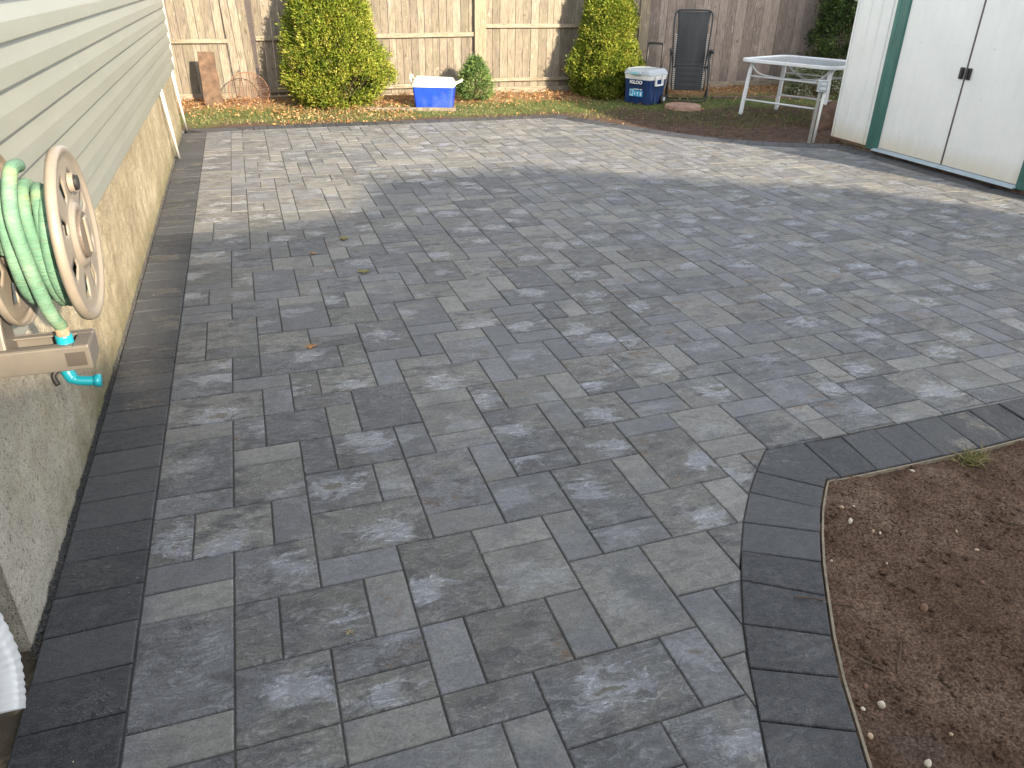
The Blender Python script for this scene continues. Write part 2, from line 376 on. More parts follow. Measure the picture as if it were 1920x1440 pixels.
def cutters():
    out = [ccw(BED_CONV)]
    # far edge strips and curved edge strips as convex quads reaching outwards
    for i in range(len(FAR_IN) - 1):
        a, b = FAR_IN[i], FAR_IN[i+1]; out.append(ccw([a, b, (b[0], 13), (a[0], 13)]))
    out.append(ccw(CUR_IN[:7] + [(11, 7.22), (11, 9.775)]))
    out.append(LAWN1b)
    out.append(ccw([(6.04, 7.22), (6.10, 7.10), (6.14, 6.6), (6.16, 5.0), (6.18, 3.2), (6.18, 2), (11, 2), (11, 7.22)]))
    return out
CUT = cutters()

class Pav:
    def __init__(s): s.v = []; s.f = []; s.uv = []; s.pc = []; s.ps = []
    def add(s, poly, cen, rnd, size, z=0., gap=.0021, bev=.0042, tilt=.0012, depth=.05, rotuv=0):
        n = len(poly)
        if n < 3: return
        poly = ccw(poly)
        def inset(P, d):
            out = []
            for i in range(n):
                a, b, c = P[i-1], P[i], P[(i+1) % n]
                e1 = Vector((b[0]-a[0], b[1]-a[1])); e2 = Vector((c[0]-b[0], c[1]-b[1]))
                if e1.length < 1e-5 or e2.length < 1e-5: return None
                n1 = Vector((-e1.y, e1.x)).normalized(); n2 = Vector((-e2.y, e2.x)).normalized()
                m = n1 + n2; q = 1 + n1.dot(n2)
                q = max(q, .30)
                out.append((b[0] + m.x * d / q, b[1] + m.y * d / q))
            return out
        # drop tiny edges
        P = [poly[0]]
        for p in poly[1:]:
            if math.hypot(p[0]-P[-1][0], p[1]-P[-1][1]) > .008: P.append(p)
        if math.hypot(P[0][0]-P[-1][0], P[0][1]-P[-1][1]) < .008: P.pop()
        if len(P) < 3: return
        poly = P; n = len(P)
        A = inset(poly, gap); B = inset(poly, gap + bev * .35); C_ = inset(poly, gap + bev)
        if not A or not B or not C_ or area(C_) < 5e-5: return
        if area(C_) > area(poly): return
        # plane tilt
        tx = (rnd[0] - .5) * 2 * tilt; ty = (rnd[1] - .5) * 2 * tilt; dz = (rnd[2] - .5) * tilt
        k = len(s.v)
        zf = lambda p: z + dz + tx * (p[0] - cen[0]) / .12 + ty * (p[1] - cen[1]) / .12
        for ring, off in ((A, -depth), (A, -bev), (B, -bev * .35), (C_, 0)):
            for p in ring: s.v.append((p[0], p[1], zf(p) + off))
        for L in range(3):
            for i in range(n):
                j = (i+1) % n; s.f.append((k + L*n + i, k + L*n + j, k + (L+1)*n + j, k + (L+1)*n + i))
        s.f.append(tuple(k + 3*n + i for i in range(n)))
        ca, sa = math.cos(rotuv), math.sin(rotuv)
        for i in range(4 * n):
            p = s.v[k+i]; u, v_ = p[0] - cen[0], p[1] - cen[1]
            s.uv.append((u * ca - v_ * sa, u * sa + v_ * ca)); s.pc.append((*rnd, 1)); s.ps.append(size)
    def build(s, name, mat):
        me = bpy.data.meshes.new(name); me.from_pydata(s.v, [], s.f); me.materials.append(mat)
        ul = me.uv_layers.new(name='UVMap'); li = np.empty(len(me.loops), int); me.loops.foreach_get('vertex_index', li)
        ul.data.foreach_set('uv', np.array(s.uv)[li].ravel())
        a = me.attributes.new('pc', 'FLOAT_COLOR', 'POINT'); a.data.foreach_set('color', np.array(s.pc).ravel())
        b = me.attributes.new('ps', 'FLOAT', 'POINT'); b.data.foreach_set('value', np.array(s.ps))
        o = bpy.data.objects.new(name, me); link(o); return o

fld = Pav(); sandp = []
for (a, b, w_, h_) in rects:
    P = [gmap(a, b), gmap(a + w_, b), gmap(a + w_, b + h_), gmap(a, b + h_)]
    if P[0][0] > 9.2 or P[0][1] > 10.1: continue
    # straighten the first column onto the border
    P = [((-.4712 if (a == 0 and k in (0, 3)) else max(p[0], -.4712)), p[1]) for k, p in enumerate(P)]
    cen = (sum(p[0] for p in P) / 4, sum(p[1] for p in P) / 4)
    rg = random.Random(a * 977 + b * 131 + 5)
    rnd = (rg.random(), rg.random(), rg.random())
    size = {1: 0, 2: 0.0}.get(w_ * h_, 1.0) if rg.random() > .18 else .4
    if w_ * h_ == 2 and rg.random() < .25: size = .8
    pieces = [P]
    for cv in CUT:
        nx = []
        xs = [c[0] for c in cv]; ys = [c[1] for c in cv]
        for q in pieces:
            if max(p[0] for p in q) < min(xs) or min(p[0] for p in q) > max(xs) or max(p[1] for p in q) < min(ys) or min(p[1] for p in q) > max(ys): nx.append(q)
            else: nx += subtract(q, cv)
        pieces = nx
        if not pieces: break
    for q in pieces:
        fld.add(q, cen, rnd, size); sandp.append(q)
tag(fld.build('patio', M_PAV), kind='structure')

# ------------------------------------------------------------------ patio border (soldier course)
def resample(inn, out, pitch):
    """quads between two matched polylines, about one per pitch"""
    Q = []
    mids = [((a[0]+b[0])/2, (a[1]+b[1])/2) for a, b in zip(inn, out)]
    L = [0]
    for i in range(1, len(mids)): L.append(L[-1] + math.dist(mids[i], mids[i-1]))
    n = max(1, round(L[-1] / pitch)); step = L[-1] / n
    def at(poly, s):
        for i in range(1, len(L)):
            if s <= L[i] + 1e-9:
                t = (s - L[i-1]) / (L[i] - L[i-1]); a, b = poly[i-1], poly[i]
                return (a[0] + (b[0]-a[0]) * t, a[1] + (b[1]-a[1]) * t)
        return poly[-1]
    for k in range(n):
        Q.append([at(inn, k*step), at(inn, (k+1)*step), at(out, (k+1)*step), at(out, k*step)])
    return Q
brd = Pav()
def bquads(Q, ang, zoff=.003, seed=0):
    for i, q in enumerate(Q):
        rg = random.Random(seed * 1000 + i); rnd = (rg.random(), rg.random(), rg.random())
        c = (sum(p[0] for p in q)/len(q), sum(p[1] for p in q)/len(q))
        sandp.append(q); brd.add(q, c, rnd, .8 if rg.random() < .5 else 0, z=zoff, gap=.0017, bev=.004, tilt=.0016, rotuv=ang)
y = 9.60; Q = []
while y > .3:
    y2 = y - .1585 + random.uniform(-.0025, .0025)
    Q.append([(-.713, y2 - .004), (-.4715, y2), (-.4715, y), (-.713, y - .004)]); y = y2
bquads(Q, 0, seed=1)
bquads(resample(FAR_IN, FAR_OUT, .158), PI/2, seed=2)
bquads(resample(CUR_IN[:8], CUR_OUT[:8], .165), -PI/4, seed=3)
bquads(resample(CUR_IN[7:], CUR_OUT[7:], .165), 0, seed=4)
# soil bed: two runs meeting at a mitre
bquads([[BL[i][0], BL[i+1][0], BL[i+1][1], BL[i][1]] for i in range(len(BL) - 1)], 0, seed=5)
bquads([[BR[i][0], BR[i+1][0], BR[i+1][1], BR[i][1]] for i in range(len(BR) - 1)], PI/2, seed=6)
bquads([[BL[-1][0], BCOR_IN, BR[0][0], BR[0][1], BCOR_OUT, BL[-1][1]]], .6, seed=8)
tag(brd.build('patio_border', M_BOR), kind='structure')

# sand and edge restraint showing in the joints
M = Mat('joint_sand', .95); v = M.coord()
M.col(M.ramp(M.noise(v, 300, 3), [(.35, (.045, .044, .043)), (.62, (.11, .107, .10)), (.75, (.38, .37, .35))])); M.bump(M.noise(v, 400, 2), .6, .002)
bm = BM()
for q in sandp:
    q = ccw(q)
    try: bm.faces.new([bm.verts.new((p[0], p[1], -.0065)) for p in q])
    except ValueError: pass
tag(obj('joint_sand', bm, M.m), kind='structure')

# ------------------------------------------------------------------ ground
M = Mat('earth', .95, .2); v = M.coord()
c = M.ramp(M.noise(v, 6, 8, .65), [(.3, (.075, .048, .033)), (.6, (.15, .105, .075)), (.8, (.21, .155, .115))])
c = M.mix(M.ramp(M.noise(v, 90, 4, .7), [(.45, .6), (.62, 0.0)]), c, (.05, .033, .024))
M.col(c); b = M.bump(M.noise(v, 40, 8, .7), .9, .02); M_EARTH = M.m
bm = BM()
def gridsheet(x0, x1, y0, y1, nx, ny, zf):
    X = np.linspace(x0, x1, nx + 1); Y = np.linspace(y0, y1, ny + 1)
    vs = [(x, y, zf(x, y)) for y in Y for x in X]
    fs = [(j*(nx+1)+i, j*(nx+1)+i+1, (j+1)*(nx+1)+i+1, (j+1)*(nx+1)+i) for j in range(ny) for i in range(nx)]
    return vs, [], fs
bm.free()
o = obj('ground', gridsheet(-120, 120, -120, 120, 8, 8, lambda x, y: -.075), M_EARTH); tag(o, kind='structure')

def fbm(x, y, s, o=4): return noise.fractal(Vector((x*s, y*s, 3.3)), .8, 2.1, o)
# near soil bed
def bedz(x, y):
    z = -.010 + .010 * fbm(x, y, 3, 3) + .010 * fbm(x, y, 14, 4) + .006 * max(0, fbm(x+9, y, 45, 3)) ** 1.2
    return z
M = Mat('tilled_soil', .97, .15); v = M.coord()
c = M.ramp(M.noise(v, 3, 8, .7), [(.30, (.110, .066, .043)), (.50, (.205, .130, .090)), (.70, (.32, .225, .165))])
c = M.mix(M.ramp(M.noise(v, 1.7, 4, .6), [(.58, 0.0), (.7, .4)]), c, (.17, .15, .135))
c = M.mix(M.ramp(M.noise(v, 120, 4, .75), [(.44, .7), (.60, 0.0)]), c, (.028, .016, .011))
c = M.mix(M.ramp(M.noise(v, 210, 2, .6), [(.70, 0.0), (.74, .6)]), c, (.30, .24, .19))
M.col(c); b = M.bump(M.noise(v, 70, 8, .75), .9, .012); M_SOIL = M.m
vs, es, fs = gridsheet(.9, 4.5, -.2, 1.90, 520, 300, bedz)
BC = [Vector(p) for p in BED_OUT]
def inbed(x, y, m=.006):
    """within m of the soil side of the bed border (negative m: at least that far inside)"""
    side = 1.0; d2 = 1e9
    P = BED_OUT; n = len(P)
    for i in range(n - 1):
        ax, ay = P[i]; bx, by = P[i+1]; dx, dy = bx - ax, by - ay
        t = ((x-ax)*dx + (y-ay)*dy) / (dx*dx + dy*dy); t = 0 if t < 0 else (1 if t > 1 else t)
        ex, ey = x - ax - t*dx, y - ay - t*dy; e = ex*ex + ey*ey
        if e < d2:
            d2 = e; side = dx * (y - ay) - dy * (x - ax)
    sd_ = math.sqrt(d2) * (1 if side > 0 else -1)
    return sd_ <= m
keep = [inbed(x, y, .02) for x, y, z in vs]
fs = [f for f in fs if all(keep[i] for i in f)]
o = obj('soil_bed', (vs, es, fs), M_SOIL, smooth=True); tag(o, kind='structure')
bm = BM()
ed = [(p[0] + .004, p[1] - .004) for p in BED_OUT]
for i in range(len(ed) - 1):
    a, b = Vector((*ed[i], 0)), Vector((*ed[i+1], 0)); d = (b - a).normalized(); nn = Vector((d.y, -d.x, 0))
    q = [a, b, b + nn * .007, a + nn * .007]
    lo = [bm.verts.new(p + Vector((0, 0, -.06))) for p in q]; hi = [bm.verts.new(p + Vector((0, 0, -.001))) for p in q]
    for k in range(4): bm.faces.new((lo[k], lo[(k+1) % 4], hi[(k+1) % 4], hi[k]))
    bm.faces.new(hi)
bmesh.ops.recalc_face_normals(bm, faces=bm.faces)
tag(obj('edge_haunch', bm, simple('tan_mortar', (.24, .20, .145), .9, scale=30, var=.25, bump=.6, bd=.006)), kind='structure')

# back yard soil and lawn
def yardz(x, y):
    z = -.03 + .012 * fbm(x, y, 1.2, 3) + .008 * fbm(x, y, 7, 4)
    z += .05 * max(0, min(1, (y - 10.2) / 1.8)) * (1 if x > -.6 else 1)
    if x > 3.6 and y < 11: z += .012 * fbm(x, y, 20, 3) + .01
    return z
M = Mat('yard_ground', .95, .2); v = M.coord(); s = M.sep(v)
n1 = M.noise(v, 1.6, 5, .6)
soil = M.ramp(M.noise(v, 9, 8, .7), [(.3, (.060, .036, .026)), (.55, (.115, .074, .054)), (.75, (.17, .12, .09))])
turf = M.ramp(M.noise(v, 14, 6, .7), [(.3, (.060, .080, .025)), (.55, (.12, .14, .045)), (.75, (.24, .20, .09))])
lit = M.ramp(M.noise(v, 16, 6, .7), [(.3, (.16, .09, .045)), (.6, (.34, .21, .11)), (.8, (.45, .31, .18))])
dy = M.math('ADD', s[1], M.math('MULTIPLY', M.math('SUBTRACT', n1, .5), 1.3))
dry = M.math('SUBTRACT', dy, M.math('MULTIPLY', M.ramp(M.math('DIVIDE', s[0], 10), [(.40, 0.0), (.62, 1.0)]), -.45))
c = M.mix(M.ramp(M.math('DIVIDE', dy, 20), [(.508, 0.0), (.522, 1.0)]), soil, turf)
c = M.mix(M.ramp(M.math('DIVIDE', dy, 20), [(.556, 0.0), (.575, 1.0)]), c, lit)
M.col(c); M.bump(M.noise(v, 60, 8, .7), 1.0, .02); M_YARD = M.m
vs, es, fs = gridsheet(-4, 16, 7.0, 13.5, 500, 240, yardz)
def inyard(x, y):
    if x <= -.73: return y > 9.3
    if x < 3.94:
        for i in range(len(FAR_OUT) - 1):
            a, b = FAR_OUT[i], FAR_OUT[i+1]
            if a[0] <= x <= b[0] + 1e-6: return y > a[1] + (b[1]-a[1]) * (x-a[0]) / (b[0]-a[0]) + .0
        return y > 9.85
    for i in range(7):
        a, b = CUR_OUT[i], CUR_OUT[i+1]
        if b[1] <= y <= a[1]: return x > a[0] + (b[0]-a[0]) * (y-a[1]) / (b[1]-a[1]) + .0
    return y > 9.9 or x > 6.4
keep = [inyard(x, y) for x, y, z in vs]
fs = [f for f in fs if sum(keep[i] for i in f) >= 2]
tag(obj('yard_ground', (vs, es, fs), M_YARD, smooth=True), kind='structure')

# gravel joint and earth along the house
M = Mat('grey_grit', .95, .3); v = M.coord()
M.col(M.ramp(M.noise(v, 260, 2, .8), [(.35, (.04, .04, .042)), (.5, (.13, .13, .13)), (.7, (.32, .32, .31))])); M.bump(M.noise(v, 260, 2, .8), 1, .008)
vs, es, fs = gridsheet(-.80, -.711, 1.86, 9.9, 22, 1500, lambda x, y: -.012 + .005 * noise.noise(Vector((x*130, y*130, 0))) + .012 * max(0, (-.74 - x) / .02))
tag(obj('gravel_joint', (vs, es, fs), M.m), kind='structure')
M = Mat('damp_tan_earth', .8, .4); v = M.coord()
c = M.ramp(M.noise(v, 14, 7, .7), [(.3, (.19, .145, .095)), (.6, (.34, .275, .185)), (.8, (.44, .37, .27))])
c = M.mix(M.ramp(M.noise(v, 5, 5, .7), [(.48, .85), (.58, 0.0)]), c, (.06, .045, .03))
M.col(c); M.bump(M.noise(v, 60, 6, .7), .7, .01)
vs, es, fs = gridsheet(-1.7, -.711, .3, 1.86, 150, 200, lambda x, y: -.014 + .010 * fbm(x, y, 9, 4) - .006)
tag(obj('earth_strip', (vs, es, fs), M.m, smooth=True), kind='structure')

# ------------------------------------------------------------------ house
WX = -.735
house = empty('house', (WX, 4, 0), 0, 'sage grey vinyl sided house wall on a rough cream stucco foundation', 'house')
def ch(o): o.location = Vector(o.location) - Vector((WX, 4, 0)) if o.parent == house else o.location; return o
M = Mat('vinyl_siding', .42, .45); v = M.coord(scale=(1, .25, 1))
n = M.noise(v, 5, 5, .6)
c = M.ramp(n, [(.3, (.212, .223, .194)), (.7, (.240, .251, .219))])
c = M.mix(M.ramp(M.noise(M.coord(scale=(1, .4, 2)), 9, 6, .7), [(.58, 0.0), (.78, .35)]), c, (.33, .335, .30))
M.col(c); M.bump(M.noise(M.coord(scale=(1, .06, 1)), 60, 3), .12, .002)
M_SID = M.m
bm = BM(); prof = []
z = .664; pitch = .1215
prof.append((-.715, z + .004)); prof.append((-.715, z))
for k in range(14):
    z0 = .664 + k * pitch
    # butt, flat face, sloping upper face to the lock
    prof += [(-.6965, z0), (-.695, z0 + .004), (-.7005, z0 + .056), (-.7050, z0 + .075), (-.7145, z0 + pitch - .004), (-.7150, z0 + pitch - .0005)]
Y0, Y1 = -1.5, 9.80
cols = []
ys = [Y0, 1.2, 3.05, 4.9, 6.8, Y1]
for y in ys: cols.append([bm.verts.new((p[0], y, p[1])) for p in prof])
for a, b in zip(cols, cols[1:]):
    for i in range(len(prof) - 1): bm.faces.new((a[i], b[i], b[i+1], a[i+1]))
box(bm, -3.5, -.7152, Y0, Y1, .668, 2.4)
bmesh.ops.recalc_face_normals(bm, faces=bm.faces)
def hobj(name, bm, mat, **k):
    o = obj(name, bm, mat, house, **k); o.location = (-WX, -4, 0); return o
hobj('siding', bm, M_SID)
bm = BM(); box(bm, -.7150, -.694, 9.785, 9.835, .66, 2.4); box(bm, -.76, -.7151, 9.801, 9.835, .66, 2.4)
hobj('corner_trim', bm, simple('trim_vinyl', (.50, .49, .42), .45), bevel=.003)
# foundation, rough parging with trowel relief
M = Mat('rough_parging', .9, .25); v = M.coord(); s = M.sep(v)
dg = M.coord(scale=(1, .55, .35), rot=(math.radians(28), 0, 0))
st = M.noise(dg, 16, 7, .65, .6)
c = M.ramp(M.noise(v, 2.2, 6, .65), [(.3, (.27, .225, .145)), (.5, (.37, .315, .21)), (.72, (.49, .43, .305))])
c = M.mix(M.ramp(st, [(.42, .45), (.56, 0.0)]), c, (.21, .17, .11))
c = M.mix(M.ramp(M.noise(v, 130, 3, .7), [(.60, 0.0), (.72, .6)]), c, (.10, .085, .065))
c = M.mix(M.ramp(M.noise(v, 40, 4, .7), [(.62, 0.0), (.70, .5)]), c, (.58, .52, .40))
# olive brown tone, denser low on the wall
low = M.math('ADD', M.math('MULTIPLY', s[2], 3.0), M.math('MULTIPLY', M.noise(v, 4, 5, .65), .9))
c = M.mix(M.ramp(low, [(.45, .62), (.95, 0.0)]), c, (.135, .125, .052))
near = M.math('ADD', M.math('MULTIPLY', s[1], -.30), M.math('MULTIPLY', M.noise(v, 3, 5, .65), .8))
c = M.mix(M.ramp(near, [(-.45 + .30, 0.0), (.10, .55)]) if False else M.ramp(M.math('ADD', near, 1.0), [(.45, 0.0), (.85, .7)]), c, (.56, .53, .47))
c = M.mix(M.ramp(M.noise(v, 60, 5, .8), [(.36, .8), (.46, 0.0)]), c, (.11, .10, .08))
c = M.mix(M.ramp(M.noise(v, 240, 2, .6), [(.34, .7), (.44, 0.0)]), c, (.07, .065, .05))
c = M.mix(M.ramp(M.noise(v, 320, 2, .6), [(.66, 0.0), (.72, .7)]), c, (.72, .66, .52))
M.col(c)
rough_h = M.math('ADD', M.math('MULTIPLY', st, 1.0), M.math('MULTIPLY', M.noise(v, 90, 5, .7), .35))
b0 = M.bump(rough_h, .9, .012); M.bump(M.noise(v, 200, 4, .75), .8, .005, chain=b0); M_FND = M.m
def fz(y, z):
    d = .0045 * noise.fractal(Vector((y * 9, z * 16 + y * 3, 1)), .7, 2, 4)
    return WX + d
ny, nz = 1500, 90
Yg = np.linspace(1.795, 9.80, ny + 1); Zg = np.linspace(-.08, .672, nz + 1)
vs = [(fz(y, z), y, z) for z in Zg for y in Yg]
fs = [(j*(ny+1)+i, j*(ny+1)+i+1, (j+1)*(ny+1)+i+1, (j+1)*(ny+1)+i) for j in range(nz) for i in range(ny)]
fo = hobj('foundation', (vs, [], fs), M_FND, smooth=True)
bm = BM(); box(bm, -3.5, WX - .012, 1.805, 9.79, -.1, .66); hobj('foundation', bm, M_FND)
vs = [(x, 1.798 + .006 * noise.fractal(Vector((x * 14, 5, z * 16)), .7, 2, 4), z) for z in np.linspace(-.08, .672, 60) for x in np.linspace(-1.6, WX + .001, 80)]
fs = [(j*80+i, j*80+i+1, (j+1)*80+i+1, (j+1)*80+i) for j in range(59) for i in range(79)]
hobj('foundation', (vs, [], fs), M_FND, smooth=True)
# bit of old pipe stub and drip
# conduits at the far corner
M_WHITE = simple('white_pvc', (.74, .74, .70), .35, var=.06, scale=5, bump=0, dirt=((.45, .40, .30), .35))
for k, (a, b, lab) in enumerate((((-.705, 9.40, .675), (-.685, 9.80, -.01), 'thin white conduit running down the foundation at the far house corner'),
                  ((-.705, 7.83, .675), (-.685, 8.20, -.01), 'thin white conduit crossing the foundation a little before the far corner'))):
    bm = BM(); A = Vector(a); B = Vector(b)
    tube(bm, [A, A.lerp(B, .5), B], .0145, 10)
    o = obj('conduit', bm, M_WHITE, smooth=True); tag(o, lab, 'conduit', 'conduits on the foundation')
# downspout elbow
ds = empty('downspout', (-.80, 1.45, 0), 0, 'white corrugated downspout elbow at the house wall, open end above the tan earth', 'downspout')
bm = BM(); pts = bez([(-.74, 1.50, .62), (-.735, 1.56, .42), (-.722, 1.566, .285), (-.706, 1.54, .20), (-.70, 1.497, .150), (-.70, 1.465, .120)], 11)
N = len(pts); prev = None; rings = []
for i, p in enumerate(pts):
    d = (pts[min(i+1, N-1)] - pts[max(i-1, 0)]).normalized(); sx = Vector((1, 0, 0)); up = d.cross(sx).normalized(); sx = up.cross(d).normalized()
    fl = 1 + (.04 * math.sin(i * 2.1) if 8 < i < N - 6 else 0)
    w2, h2 = .040 * fl, .033 * fl
    ring = []
    for k in range(28):
        a = 2 * PI * k / 28; ca, sa = math.cos(a), math.sin(a); e = .45
        x = math.copysign(abs(ca) ** e, ca) * w2; y = math.copysign(abs(sa) ** e, sa) * h2
        rp = 1 + .03 * math.cos(a * 14)
        ring.append(bm.verts.new(p + sx * x * rp + up * y * rp))
    rings.append(ring)
for A, B in zip(rings, rings[1:]):
    for k in range(28): bm.faces.new((A[k], A[(k+1) % 28], B[(k+1) % 28], B[k]))
o = obj('elbow', bm, simple('white_aluminium', (.72, .73, .74), .35, var=.05, scale=9, bump=.1, dirt=((.42, .36, .27), .5)), ds, smooth=True)
o.location = (.80, -1.45, 0); sm = o.modifiers.new('s', 'SOLIDIFY'); sm.thickness = .0015

# ------------------------------------------------------------------ hose reel
M_TAUPE = simple('taupe_plastic', (.245, .212, .172), .45, var=.10, scale=14, bump=.12, dirt=((.36, .30, .23), .4))
M_TAUPED = simple('taupe_plastic_dull', (.125, .112, .097), .45, var=.10, scale=10, bump=.1, dirt=((.20, .175, .145), .4))
M_BLACK = simple('black_rubber', (.02, .02, .02), .5, bump=.1)
CO = Vector((-.412, 1.965, 1.055)); RAD = .196
reel = empty('hose_reel', (WX, 1.95, .6), 0, 'taupe plastic wall hose reel holding a coiled mint green hose', 'hose reel')
def robj(name, bm, mat, parent=reel, **k):
    o = obj(name, bm, mat, parent, **k)
    if parent == reel: o.location = -Vector(reel.location)
    return o
def disc(cx, outer):
    """spoked flange in the yz plane: rim, web with windows, hub"""
    bm = BM(); c = Vector((cx, CO.y, CO.z)); n = 72
    sgn = 1 if outer else -1
    def ringv(r, x): return [bm.verts.new(c + Vector((x, r * math.cos(2*PI*k/n), r * math.sin(2*PI*k/n)))) for k in range(n)]
    prof = [(RAD, -.012*sgn), (RAD + .002, -.004*sgn), (RAD, .005*sgn), (RAD - .005, .0075*sgn), (RAD - .012, .0065*sgn), (RAD - .018, .001*sgn), (RAD-.028, .0)]
    rs = [ringv(r, x) for r, x in prof]
    for A, B in zip(rs, rs[1:]):
        for k in range(n): bm.faces.new((A[k], A[(k+1)%n], B[(k+1)%n], B[k]))
    # web with eight petal windows between r .075 and rim
    r0, r1 = .074, RAD - .028
    rad = np.linspace(r1, r0, 9); rg = [rs[-1]] + [ringv(r, 0) for r in rad[1:]]
    for j in range(8):
        for k in range(n):
            seg = k % 9; rr = (rad[j] + rad[j+1]) / 2
            hole = 3 <= seg <= 5 and .092 < rr < .150 and not (seg in (3, 5) and (rr > .143 or rr < .10))
            if not hole: bm.faces.new((rg[j][k], rg[j][(k+1)%n], rg[j+1][(k+1)%n], rg[j+1][k]))
    hub = [(.074, 0), (.070, .008*sgn), (.060, .010*sgn), (.052, .004*sgn), (.05, .0), (0.012, 0.0)]
    prev = rg[-1]
    for r, x in hub[1:]:
        cur = ringv(r, x)
        for k in range(n): bm.faces.new((prev[k], prev[(k+1)%n], cur[(k+1)%n], cur[k]))
        prev = cur
    bm.faces.new(prev)
    bmesh.ops.remove_doubles(bm, verts=bm.verts, dist=1e-5)
    bmesh.ops.recalc_face_normals(bm, faces=bm.faces)
    return bm
for cx, outer in ((CO.x, True), (CO.x - .150, False)):
    o = robj('flange', disc(cx, outer), M_TAUPE, smooth=True)
    m = o.modifiers.new('t', 'SOLIDIFY'); m.thickness = .004; m.offset = 0
    if outer:
        fl = o
bm = BM(); tube(bm, [(CO.x - .15, CO.y, CO.z), (CO.x - .003, CO.y, CO.z)], .072, 32); robj('drum', bm, M_TAUPED, smooth=False)
# hub plate, latch and handle socket on the outer flange
bm = BM(); tube(bm, [(CO.x + .002, CO.y, CO.z), (CO.x + .018, CO.y, CO.z)], .054, 32); robj('hub_cap', bm, simple('brown_hub', (.13, .105, .085), .4), bevel=.003)
bm = BM(); box(bm, CO.x + .018, CO.x + .025, CO.y - .012, CO.y + .012, CO.z - .042, CO.z + .042); robj('latch', bm, M_TAUPE, bevel=.004)
sk = Vector((CO.x + .004, CO.y + .02, CO.z + .115))
bm = BM(); tube(bm, [sk, sk + Vector((.012, 0, 0))], .022, 20, cap=False)
robj('handle_socket', bm, M_TAUPE, smooth=False).modifiers.new('t', 'SOLIDIFY').thickness = .003
bm = BM(); tube(bm, [sk + Vector((.002, 0, 0)), sk + Vector((.019, 0, 0))], .0165, 18)
robj('socket_insert', bm, M_BLACK)
# bracket: upright arm beside the inner flange, tray sticking out below
bm = BM()
xa = CO.x - .205
for sgn in (-1,):
    pts = bez([(xa, CO.y, CO.z + .03), (xa, CO.y - .02, .95), (xa - .002, CO.y - .045, .87), (xa + .0, CO.y - .06, .80), (xa + .004, CO.y - .066, .765)], 6)
    for i in range(len(pts) - 1):
        a, b = pts[i], pts[i+1]
        v8 = []
        for p, ww in ((a, .030 + .022 * i / len(pts)), (b, .030 + .022 * (i+1) / len(pts))):
            v8 += [bm.verts.new(p + Vector(q)) for q in ((-.022, -ww, 0), (.022, -ww, 0), (.022, ww, 0), (-.022, ww, 0))]
        for f in ((0,1,5,4),(1,2,6,5),(2,3,7,6),(3,0,4,7)): bm.faces.new([v8[k] for k in f])
bmesh.ops.remove_doubles(bm, verts=bm.verts, dist=1e-5)
robj('upright_arm', bm, M_TAUPED, bevel=.006)
bm = BM(); box(bm, WX + .012, xa + .0, CO.y - .08, CO.y + .0, .77, .82); box(bm, WX + .006, WX + .022, CO.y - .10, CO.y + .08, .72, 1.02)
robj('wall_plate', bm, M_TAUPED, bevel=.006)
# tray: open frame with a slot on top and a dark plate painted as a front opening's shade
TY = CO.y - .065
X0t, X1t = xa - .03, -.425; y0t, y1t = TY - .055, TY + .055; z0t, z1t = .765, .825
bm = BM()
th = .006
box(bm, X0t, X1t, y0t, y0t + th, z0t, z1t)            # near side panel
box(bm, X0t, X1t, y1t - th, y1t, z0t, z1t)            # far side panel
box(bm, X0t, X1t - .035, y0t + th, y0t + .030, z1t - th, z1t)   # top flange near
box(bm, X0t, X1t, y1t - .026, y1t - th, z1t - th, z1t)   # top flange far
box(bm, X1t - .035, X1t, y0t + th, y1t - .026, z1t - th, z1t)
box(bm, X0t, X0t + .05, y0t + .030, y1t - .026, z1t - th, z1t)
box(bm, X1t - th, X1t, y0t + th, y1t - th, z0t, z1t - th)  # end
box(bm, X0t, X1t - th, y0t + th, y1t - th, z0t, z0t + th)     # floor
robj('tray', bm, M_TAUPED, bevel=.0035)
bm = BM(); box(bm, X1t - .052, X1t - .010, y0t - .0015, y0t + .001, z0t + .012, z1t - .014); robj('recess_shade', bm, simple('recess_shade_paint', (.05, .042, .035), .7))  # dark plate on the panel, painted shade of an opening
# hose: coils on the drum, then a strand falling in front to the connector
M = Mat('green_fabric_hose', .75, .3); v = M.coord(); uvn = M.noise(v, 16, 5, .6)
c = M.ramp(uvn, [(.3, (.085, .195, .130)), (.55, (.145, .275, .19)), (.8, (.27, .37, .27))])
c = M.mix(M.ramp(M.noise(M.coord(scale=(.5, .5, 3.2)), 55, 4, .7, 1.5), [(.56, 0.0), (.66, .5)]), c, (.16, .13, .09))
c = M.mix(M.ramp(M.noise(v, 6, 3), [(.60, 0.0), (.72, .55)]), c, (.36, .42, .19))
M.col(c); wv = M.noise(M.coord(scale=(.35, .35, 2.4)), 70, 4, .6, 1.0); M.bump(wv, .8, .004); M_HOSE = M.m
hose = empty('garden_hose', (CO.x - .07, CO.y, CO.z), 0, 'mint green fabric hose wound on the taupe reel with a teal connector', 'hose')
def hobj2(name, bm, mat, parent=hose, **k):
    o = obj(name, bm, mat, parent, **k)
    if parent == hose: o.location = -Vector(hose.location)
    return o
bm = BM(); pts = []
turns = 12.6; hr = .0140
